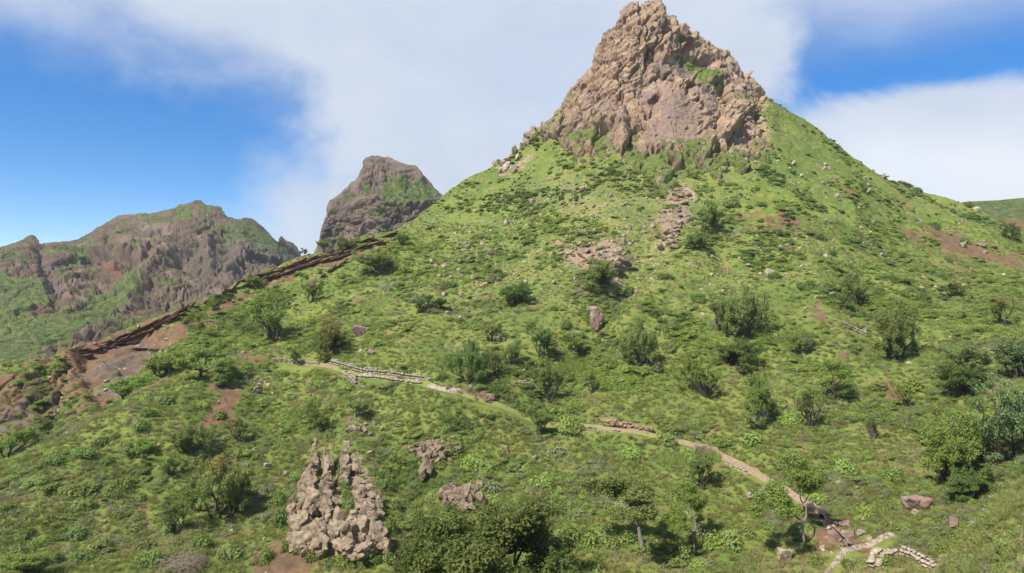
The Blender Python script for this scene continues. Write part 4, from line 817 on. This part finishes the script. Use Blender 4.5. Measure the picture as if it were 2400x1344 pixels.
# ------------------------------------------------------------------ rocks
def rocks_mesh(items):
    """items: list of (centre, size xyz, turn, shape index); many broken pieces fused in one rock body"""
    Vs, Fs, k = [], [], 0
    for c, s, tz, ti, sh in items:
        V, Fc = (RK if max(s) > 1.0 else RS)[sh % 10]; ca, sa = math.cos(tz), math.sin(tz); Rz = np.array([[ca, -sa, 0], [sa, ca, 0], [0, 0, 1]]); ct, st_ = math.cos(ti), math.sin(ti); Rx = np.array([[ct, 0, st_], [0, 1, 0], [-st_, 0, ct]])
        v = (V * np.asarray(s)) @ Rx.T @ Rz.T + np.asarray(c); v = v + .05 * min(s) * np.stack([fbm(v, 1.7, 3, 5 + j) for j in range(3)], -1)
        Vs.append(v); Fs.append(Fc + k); k += len(V)
    return np.concatenate(Vs), np.concatenate(Fs)
def boulder(u, v, wpx, hpx, label, mat='stone', name='boulder', sh=None, tilt=None, group='boulders on the hillside', sink=.3, cat='rock'):
    p = at(u, v); Y = p[1]; W, H = wpx * Y / F, hpx * Y / F; sh = rnd.randrange(10) if sh is None else sh; V, Fc = (RK if wpx > 18 else RS)[sh]
    o = mesh_obj(name, V * np.array([W, W * rnd.uniform(.7, 1.0), H * 1.3]) , Fc, M[mat], smooth=False)
    o.location = p + np.array([0, 0, H * (.65 - sink)]); o.rotation_euler = (rnd.uniform(-.15, .15), rnd.uniform(-.25, .25) if tilt is None else tilt, rnd.uniform(-.5, .5)); return tag(o, label, cat, group)
BO = [(2140, 1178, 64, 42, 'big brown flat topped boulder standing in green scrub above the ravine', 'brown'), (2219, 1218, 22, 24, 'upright brown stone near the ravine edge', 'brown'), (2145, 1204, 20, 14, 'small brown rock just below the big flat topped boulder', 'stone'),
 (1842, 1322, 36, 30, 'rounded boulder lying on grass under the yellow green spreading tree', 'stone'), (1368, 454, 18, 16, 'reddish block standing on the grass below the rock peak', 'brown'), (1345, 456, 12, 10, 'small split rock next to the reddish block below the peak', 'stone'),
 (1268, 508, 14, 10, 'flat stone on the upper slope under the reddish block', 'stone'), (1803, 646, 24, 18, 'knobbly rock alone on the grass under the bare soil', 'stone'), (1396, 742, 32, 40, 'large leaning brown slab in the middle of the slope', 'brown'), (1385, 716, 26, 14, 'flat brown slab above the large leaning slab', 'brown'),
 (845, 788, 38, 28, 'brown slanting slab on the open slope above the grassy terrace', 'brown'), (868, 826, 22, 12, 'small brown slab over the dry stone wall', 'brown'), (630, 1106, 20, 17, 'rounded pale boulder on the slope beside the pillared outcrop', 'stone'), (669, 1118, 11, 14, 'small upright rock beside the rounded pale boulder', 'stone'),
 (1858, 391, 15, 11, 'pale rock on smooth grass under the peak', 'stone'), (2033, 455, 16, 12, 'pale rock near the skyline on the ridge slope', 'stone'), (2290, 494, 16, 9, 'pale rock on the skyline before the distant rounded hill', 'stone'), (2258, 583, 20, 13, 'large pale stone in the red soil slope', 'stone'), (2300, 576, 26, 8, 'long flat pale stone in the red soil slope', 'stone'), (2308, 596, 16, 8, 'small flat stone at the lower edge of the red soil slope', 'stone'),
 (1630, 468, 14, 12, 'grey block beside the strip of tumbled rocks', 'stone'), (1460, 560, 16, 14, 'reddish block above the rubbly outcrop', 'brown'), (1146, 585, 12, 12, 'small pinkish rock high on the open slope', 'brown'), (1139, 690, 16, 12, 'rounded brownish rock in mid slope', 'brown'), (1108, 650, 14, 11, 'low rock in mid slope uphill of the rounded one', 'stone'),
 (1845, 580, 14, 7, 'white stone below the small wind bent tree', 'stone'), (1830, 585, 10, 10, 'grey stone beside the white stone below the wind bent tree', 'stone'), (1947, 703, 16, 9, 'low pale rock near the large spreading tree', 'stone'), (2160, 680, 16, 10, 'pale stone under the olive airy tree', 'stone'), (730, 672, 18, 22, 'upright brown rock under the lower strata ledge', 'brown'),
 (575, 884, 16, 8, 'white stone beside the round dense bush tree', 'stone'), (600, 926, 22, 14, 'dark rock with bush at the edge of the red soil scar', 'brown'), (728, 934, 10, 9, 'small pink stone under the footpath', 'stone'), (757, 908, 10, 12, 'small upright stone above the pink one', 'stone'), (1186, 1045, 14, 16, 'small upright brown rock in scrub under the footpath', 'brown'), (1255, 1060, 18, 12, 'grey flat rock in scrub under the footpath', 'stone')]

for (u, v, w_, h_, lab, mt) in BO: boulder(u, v, w_, h_, lab, mt)
TZ = [('pale stone lying on the grassy talus under the rock peak', [(1180, 430, 640, 560)], 60, 4, 15), ('pale stone on the open slope of short grass towards the dome mountain', [(950, 560, 1200, 700)], 34, 7, 15), ('small stone on the ridge side slope below the skyline', [(1800, 380, 2180, 640)], 40, 6, 13),
      ('small pale stone on the lower slope among scrub', [(560, 880, 720, 1200), (1850, 1130, 2100, 1330)], 26, 6, 14)]
r2 = random.Random(12)
for lab, boxes, cnt, a, b in TZ:
    for k in range(cnt):
        x0, y0, x1, y1 = boxes[k % len(boxes)]
        if x1 < x0: x0, x1 = 1180, 1640
        w_ = a + (b - a) * r2.random() ** 1.8; boulder(r2.gauss((x0 + x1) / 2, (x1 - x0) / 4), r2.uniform(y0, y1), w_, w_ * r2.uniform(.55, .9), lab, 'stone' if r2.random() < .8 else 'brown', name='stone', group=lab + 's' if False else 'stones: ' + lab)
def outcrop(name, pieces, label, mat='crag', seed=1, cat='rock outcrop', fwd=0.0, group=None):
    """pieces: (u, v, width px, height px, forward metres) stacked and leaning against the slope"""
    g_ = random.Random(seed); items = []
    for (u, v, wp, hp, fw) in pieces:
        v = max(v, float(sil(u)) - .35 * hp); p = at(u, v); Y = p[1] - fw; c = np.array([(u - CU) / F * Y, Y, (CV - v) / F * Y]); W, H = wp * Y / F, hp * Y / F
        items.append((c, (W * 1.15, W * g_.uniform(.85, 1.15), H * 1.15), g_.uniform(-.5, .5), g_.uniform(-.12, .12), g_.randrange(10)))
    V, Fc = rocks_mesh(items); o = mesh_obj(name, V, Fc, M[mat], smooth=False); return tag(o, label, cat, group)
def column(u0, v0, u1, v1, w_, n, fw, g_, j=.22):
    out = []
    for k in range(n):
        f = k / max(1, n - 1); ww = w_ * g_.uniform(.75, 1.2) * (1 - .25 * f); out.append((u0 + (u1 - u0) * f + g_.uniform(-j, j) * w_, v0 + (v1 - v0) * f, ww, abs(v1 - v0) / n * 1.7 + 4, fw + g_.uniform(-.25, .25)))
    return out
g3 = random.Random(8); pc = []
OUT = [(668, 1290), (672, 1195), (700, 1145), (712, 1095), (738, 1088), (745, 1150), (757, 1100), (775, 1075), (800, 1085), (815, 1050), (838, 1060), (832, 1130), (850, 1150), (880, 1158), (905, 1205), (916, 1285), (790, 1303)]
while len(pc) < 46:
    u, v = g3.uniform(660, 920), g3.uniform(1040, 1305)
    if poly_sd(u, v, OUT) > 3 and math.hypot((u - 812) / 16, (v - 1150) / 45) > 1: pc.append((u, v, g3.uniform(12, 26), g3.uniform(18, 44) * (.6 if v > 1260 else 1), g3.uniform(.5, 1.0)))
pc += [(736, 1104, 26, 34, .8), (739, 1085, 18, 26, .5), (740, 1066, 15, 24, .45), (770, 1090, 24, 40, 1.4), (812, 1095, 26, 50, .9), (836, 1090, 22, 40, .7), (846, 1165, 26, 50, 1.2), (722, 1128, 46, 54, 1.5), (716, 1158, 36, 30, 1.4), (738, 1186, 58, 74, 1.2), (712, 1190, 34, 60, 1.0), (705, 1236, 50, 60, .9), (742, 1245, 54, 50, 1.2), (700, 1275, 50, 44, .9), (750, 1280, 56, 44, 1.0), (725, 1268, 40, 36, 1.1)]
pc = [q_ for q_ in pc if seg_dist(q_[0], q_[1], [(792, 1075), (800, 1150), (818, 1225)]) > 15]
pc += [(796, 1225, 36, 60, .9), (790, 1250, 40, 50, 1.0), (822, 1255, 44, 66, 1.2), (808, 1285, 60, 34, 1.0), (850, 1250, 40, 70, 1.1), (846, 1290, 60, 30, .9), (884, 1258, 44, 66, 1.5), (905, 1280, 24, 34, 1.2), (858, 1205, 30, 50, 1.0)]
pc += column(768, 1225, 765, 1100, 27, 7, 1.7, g3, .1) + column(766, 1100, 764, 1062, 15, 4, 1.5, g3, .3) + column(806, 1125, 814, 1050, 26, 5, 1.0, g3, .2) + column(832, 1100, 838, 1055, 18, 4, .7, g3) + column(742, 1092, 738, 1036, 12, 6, .4, g3)
pc += column(843, 1190, 850, 1142, 21, 4, 1.5, g3) + column(868, 1215, 868, 1150, 22, 5, 1.6, g3) + column(891, 1205, 888, 1160, 20, 4, 1.3, g3) + column(826, 1220, 834, 1195, 26, 3, 1.3, g3) + [(850, 1185, 26, 28, 1.5), (880, 1182, 22, 24, 1.5)]
pc += [(g3.choice(pc)[0] + g3.uniform(-14, 14), g3.choice(pc)[1] + g3.uniform(-16, 16), g3.uniform(7, 14), g3.uniform(8, 18), g3.uniform(1.2, 1.9)) for _ in range(0)]
for (u, v, w_, h_, f_) in list(pc)[:200]:
    if w_ > 20: pc += [(u + g3.uniform(-.4, .4) * w_, v + g3.uniform(-.45, .45) * h_, w_ * g3.uniform(.2, .42), h_ * g3.uniform(.2, .42), f_ + .018 * w_ * g3.uniform(.5, 1.0)) for _ in range(3)]
outcrop('rock_outcrop', pc, 'tall weathered outcrop of tan rock pillars on the lower slope', seed=3)
outcrop('rock_spire', [(997, 1098, 26, 44, .8), (990, 1110, 22, 30, .7), (1006, 1106, 18, 28, .6), (996, 1080, 14, 26, .8)], 'lone pointed rock spike standing in scrub beside the pillared outcrop', seed=5)
outcrop('rock_outcrop', [(g3.gauss(1018, 20), g3.gauss(1055, 12), g3.uniform(10, 22), g3.uniform(9, 18), .3) for _ in range(60)], 'broken rock face above the lone pointed spike', seed=6)
outcrop('rock_outcrop', [(g3.gauss(1082, 22), g3.gauss(1160, 12), g3.uniform(12, 26), g3.uniform(16, 32), .35) for _ in range(56)], 'dark craggy rock face just uphill of the huge dark tree', seed=7)
outcrop('rock_outcrop', [(g3.gauss(1425, 22), g3.gauss(600, 9), g3.uniform(12, 28), g3.uniform(9, 20), .5) for _ in range(60)], 'rubbly tan outcrop at mid slope behind the bushy green tree', seed=9)
outcrop('rock_outcrop', [(g3.gauss(1582 - (v - 445) * .08, 13), v, g3.uniform(8, 22), g3.uniform(6, 16), .4) for v in np.linspace(445, 580, 46)], 'strip of tumbled rocks running down beside the dense rounded tree', seed=10)
outcrop('rock_outcrop', [(1550, 408, 26, 24, 1.2), (1540, 418, 20, 14, 1.2), (1562, 416, 16, 16, 1.0), (1556, 396, 14, 14, .9), (1530, 424, 16, 10, .9)], 'small crag at the lowest tip of the rock peak', seed=11)
outcrop('rock_outcrop', [(g3.gauss(1230 + k * 0, 9), 318 + k, g3.uniform(10, 18), g3.uniform(12, 22), .6) for k in (0, 8, 14, 20, 28)] + [(1252, 308, 13, 26, .8), (1246, 316, 16, 18, .8), (1272, 292, 9, 14, .5)], 'rock tower on the skyline at the shoulder of the peak', seed=12)
outcrop('rock_outcrop', [(2112, 428, 18, 8, .3), (2122, 432, 22, 9, .3), (2132, 437, 16, 8, .3)], 'flat dark rocks on the skyline of the ridge', seed=13)
for _ in range(16): boulder(g3.uniform(1160, 1215), g3.uniform(372, 405), g3.uniform(9, 20), g3.uniform(7, 13), 'broken rock on the ridge just under the rock tower', 'stone', 'stone', group='broken rocks under the rock tower')
outcrop('rock_bank', [(g3.uniform(1045, 1150), g3.uniform(0, 1), g3.uniform(10, 24), g3.uniform(10, 20), .2) for _ in range(1)][:0] + [(u_, 918 + (u_ - 1045) * .2 + g3.uniform(-6, 8), g3.uniform(12, 26), g3.uniform(12, 24), .3) for u_ in np.linspace(1045, 1150, 26)], 'crumbling reddish rock bank beside the pale part of the footpath', mat='redrock', seed=15, cat='rock bank')
outcrop('rock_bank', [(u_, 986 + (u_ - 1410) * .17 + g3.uniform(-5, 4), g3.uniform(7, 15), g3.uniform(5, 10), .1) for u_ in np.linspace(1412, 1530, 30)], 'low reddish rock bank over the middle of the footpath', mat='redrock', seed=16, cat='rock bank')
for _ in range(18): boulder(g3.gauss(850, 18), g3.gauss(1024, 9), g3.uniform(7, 14), g3.uniform(7, 12), 'pale stone knob lying just above the pillared outcrop', 'crag', 'stone', group='stone knobs above the outcrop')
outcrop('rock_bank', [(g3.uniform(1925, 1990), g3.uniform(1230, 1285), g3.uniform(12, 26), g3.uniform(10, 20), .3) for _ in range(16)], 'brown broken bank with rubble beside the stony trail', mat='brown', seed=19, cat='rock bank')
# dark strata: thin hard layers that jut out of the soil below the ridge
def strata(pl, thick, out, label, seed, n=2):
    items = []; g_ = random.Random(seed); q = densify(pl, 8); e0, e1 = at(*pl[0]), at(*pl[-1]); slope = math.atan2(e1[2] - e0[2], e1[0] - e0[0])
    for (u, v) in q:
        for k in range(n):
            if g_.random() < .3: continue
            p = at(u, v + k * thick * 1.9 + g_.uniform(-2, 2)); Y = p[1]; items.append((p + np.array([0, -out * .3, g_.uniform(-.1, .1)]), (g_.uniform(22, 52) * Y / F, out * g_.uniform(1.2, 2.2), thick * g_.uniform(.5, 1.2) * Y / F), g_.uniform(-.2, .2), -slope + g_.uniform(-.08, .08), g_.randrange(10)))
    V, Fc = rocks_mesh(items); o = mesh_obj('rock_ledge', V, Fc, M['strata'], smooth=False); return tag(o, label, 'rock ledge', 'rock ledges in the red brown ridge')
strata([(240, 800), (290, 782), (345, 763), (400, 744), (425, 730)], 5, .9, 'long dark layered ledge lowest on the brown ridge', 1, 2)
strata([(200, 806), (250, 800), (310, 785), (325, 782)], 5, .7, 'short dark ledge under the long layered ledge', 2, 2)
strata([(300, 812), (335, 806), (370, 815)], 4, .6, 'small dark ledge above the grey ash slope', 3, 1)
strata([(410, 733), (450, 716), (500, 697), (540, 676), (575, 662)], 4.5, .8, 'dark ledge in the middle of the brown ridge', 4, 1)
strata([(575, 654), (620, 640), (680, 622), (735, 604), (800, 586), (860, 566), (915, 554)], 6, .9, 'long red brown layered ledge along the top of the ridge', 5, 2)
strata([(612, 652), (660, 640), (720, 622), (800, 598), (850, 582)], 4, .8, 'dark lower ledge beneath the red brown top ledge', 6, 1)
strata([(755, 645), (780, 628), (812, 612)], 7, .7, 'dark slanting ledge on the grass beneath the top ledges', 7, 1)
strata([(500, 803), (540, 800)], 3, .6, 'short brown ledge beside the twiggy topped light tree', 8, 1)

# ------------------------------------------------------------------ countable bushes
BM = {}
def bush(u, v, wpx, hpx, mat, label, group):
    key = (mat, rnd.randrange(4))
    if key not in BM:
        d = mound(900 + key[1] * 7 + len(BM), n=900, lumps=7, hr=.62, L=.05, W=.028) if mat != 'dry_twig' else mound(990 + key[1], n=2600, lumps=9, hr=.62, L=.07, W=.0035); o = proto('bush', d, mat); BM[key] = o.data; bpy.data.objects.remove(o)
    p = at(u, v); Y = p[1]; W, H = wpx * Y / F, hpx * Y / F; o = bpy.data.objects.new('bush', BM[key]); COL.objects.link(o); o.location = p - np.array([0, 0, .08]); o.rotation_euler = (0, 0, rnd.uniform(0, 6.28)); o.scale = (W, W * rnd.uniform(.8, 1), H * 2.5)
    return tag(o, label, 'bush', group)
LB = [(208, 1195, 40, 30), (295, 1060, 56, 28), (180, 1250, 70, 30), (275, 1215, 40, 24), (250, 1090, 40, 24), (100, 1140, 60, 24), (190, 1160, 80, 30), (330, 1165, 40, 24), (290, 1140, 60, 26), (60, 1250, 60, 34), (40, 1290, 60, 30), (110, 1225, 50, 24), (240, 1290, 70, 36), (340, 1290, 60, 30), (180, 1310, 60, 30), (400, 1250, 50, 28), (330, 1010, 50, 22), (240, 1040, 50, 22), (200, 1070, 60, 24), (140, 1090, 50, 22),
      (450, 1090, 44, 22), (380, 1130, 44, 22), (270, 1170, 34, 20), (470, 1300, 60, 36), (540, 1320, 70, 40), (630, 1325, 50, 40), (420, 1190, 40, 22), (350, 980, 44, 22), (390, 950, 50, 24), (450, 960, 40, 20), (80, 1330, 60, 32), (20, 1200, 50, 26), (320, 1240, 46, 26), (360, 1330, 70, 34), (440, 1335, 60, 32)]
for (u, v, w_, h_) in LB: bush(u, v, w_, h_, 'leaf_mid' if rnd.random() < .6 else 'leaf_dark', 'rounded dark green bush on the grassy spur under the brown banks', 'bushes on the grassy spur')
ZO = [('low green bush in the thick scrub under the middle of the footpath', 'bushes under the footpath', (940, 1000, 1720, 1290), 46, 30, 70, ('leaf_mid', 'leaf_mid', 'shrub_b', 'shrub_c')), ('bright green bush among trees in the scrub towards the ravine', 'bushes towards the ravine', (1760, 860, 2330, 1250), 46, 30, 70, ('shrub_c', 'leaf_mid', 'shrub_a')),
      ('small dark bush on the open grass of the middle slope', 'bushes on the middle slope', (880, 620, 1760, 900), 46, 18, 48, ('leaf_dark', 'leaf_mid', 'shrub_b')), ('small green bush on the high slope between the peak and the red soil', 'bushes on the high slope', (1680, 440, 2380, 760), 34, 16, 44, ('leaf_mid', 'shrub_a', 'leaf_dark')),
      ('green bush on the slope between the brown ridge and the stone walls', 'bushes near the stone walls', (420, 740, 800, 1000), 26, 20, 46, ('leaf_mid', 'shrub_c')), ('green bush on the near bank beyond the ravine', 'bushes on the near bank', (2260, 1190, 2400, 1344), 12, 24, 50, ('shrub_c', 'shrub_a')), ('leafy bush beside the feet of the leaning tree and the huge dark tree', 'bushes at the foot of the slope', (1280, 1270, 1800, 1344), 16, 40, 90, ('leaf_mid', 'shrub_c', 'shrub_a'))]
for lab, grp, (x0, y0, x1, y1), cnt, a, b, ms in ZO:
    k = 0
    while k < cnt:
        u, v = r2.uniform(x0, x1), r2.uniform(y0, y1)
        if seg_dist(u, v, PATHS['main']) < 16 or seg_dist(u, v, PATHS['low']) < 22: continue
        w_ = r2.uniform(a, b); bush(u, v, w_, w_ * r2.uniform(.38, .6), r2.choice(ms), lab, grp); k += 1

for (u, v, w_, h_) in [(806, 1150, 30, 40), (814, 1185, 32, 30), (798, 1120, 24, 30), (818, 1215, 30, 26), (793, 1090, 20, 24), (700, 1170, 26, 22), (800, 1232, 24, 20), (736, 1306, 50, 30), (770, 1316, 40, 24), (800, 1314, 60, 30), (855, 1316, 60, 30), (700, 1300, 44, 30), (676, 1296, 40, 34), (905, 1304, 50, 34), (885, 1312, 36, 24), (920, 1240, 40, 50), (925, 1180, 40, 40), (655, 1230, 50, 50), (650, 1180, 50, 40), (900, 1140, 50, 30), (775, 1030, 50, 26), (690, 1120, 40, 30), (803, 1100, 24, 34), (809, 1130, 26, 34), (812, 1165, 30, 36), (820, 1200, 32, 36), (822, 1235, 30, 30), (752, 1150, 18, 26), (860, 1160, 20, 16)]:
    bush(u, v, w_, h_, r2.choice(('leaf_mid', 'leaf_dark', 'shrub_a')), 'leafy green bush growing against the pillared rock outcrop', 'bushes against the outcrop')

bush(430, 1343, 150, 40, 'dry_twig', 'large dry grey brush without leaves at the very bottom of the slope', None)
bush(1640, 1065, 70, 30, 'dry_twig', 'dry brownish brush beneath the tan bend of the footpath', None); bush(1265, 1330, 60, 30, 'shrub_b', 'small grey bush beside the huge dark tree', None)
def reeds(u0, v0, u1, v1, n, hpx, label):
    V, Fc = [], []; g_ = np.random.default_rng(int(u0)); cen = at((u0 + u1) / 2, (v0 + v1) / 2)
    for _ in range(n):
        p = at(g_.uniform(u0, u1), g_.uniform(v0, v1)); h_ = hpx * p[1] / F * g_.uniform(.6, 1.15); d = np.array([g_.normal(0, .18), g_.normal(0, .18), 1]) * h_; sd = np.array([.03, 0, 0]); i = len(V); V += [p - sd - cen, p + sd - cen, p + d * .6 + sd * .8 - cen, p + d - cen]; Fc.append((i, i + 1, i + 2, i + 3))
    o = mesh_obj('reeds', V, Fc, M['shrub_c'], smooth=False, attrs={'tint': ('FACE', g_.random(len(Fc)))}); o.location = cen; tag(o, label, 'reeds')
reeds(1310, 815, 1385, 842, 420, 22, 'patch of tall pale green reeds in the middle of the slope')
reeds(1545, 1062, 1690, 1088, 500, 18, 'tall green reeds along the lower side of the footpath near its tan bend')

for (u, v, w_, h_) in [(2075, 1330, 50, 26), (2140, 1300, 60, 20), (2240, 1300, 60, 34), (2030, 1335, 40, 26), (1990, 1330, 40, 22), (2200, 1270, 60, 30), (2100, 1250, 60, 26), (1915, 1330, 50, 26)]:
    bush(u, v, w_, h_, r2.choice(('leaf_mid', 'shrub_c', 'shrub_a')), 'green bush beside the stony trail and walls at the ravine mouth', 'bushes at the ravine mouth')

# the air between the viewer and the far mountains
x0, x1, y0, y1, z0, z1 = -1040, 1040, -340, 1040, -330, 100
hv = [(x, y, z) for z in (z0, z1) for y in (y0, y1) for x in (x0, x1)]
hm = bpy.data.materials.new('thin_air'); hm.use_nodes = True; hm.node_tree.nodes.clear(); hn = NT(hm.node_tree)
pv = hn.new('ShaderNodeVolumePrincipled'); pv.inputs['Color'].default_value = (0.86, 0.92, 1, 1); pv.inputs['Density'].default_value = 0.00015; pv.inputs['Anisotropy'].default_value = 0.2
ho = hn.new('ShaderNodeOutputMaterial'); hn.l.new(pv.outputs[0], ho.inputs['Volume'])
tag(mesh_obj('haze', hv, [(0, 2, 3, 1), (4, 5, 7, 6), (0, 1, 5, 4), (2, 6, 7, 3), (0, 4, 6, 2), (1, 3, 7, 5)], hm, smooth=False), 'thin pale haze between the viewer and the far mountains', 'haze', kind='stuff')

r3 = random.Random(31)
for _ in range(16):
    w_ = r3.uniform(6, 16); boulder(r3.uniform(1925, 2060), r3.uniform(1240, 1325), w_, w_ * .7, 'loose stone on the bare reddish soil beside the stony trail', 'stone', 'stone', group='loose stones beside the stony trail')
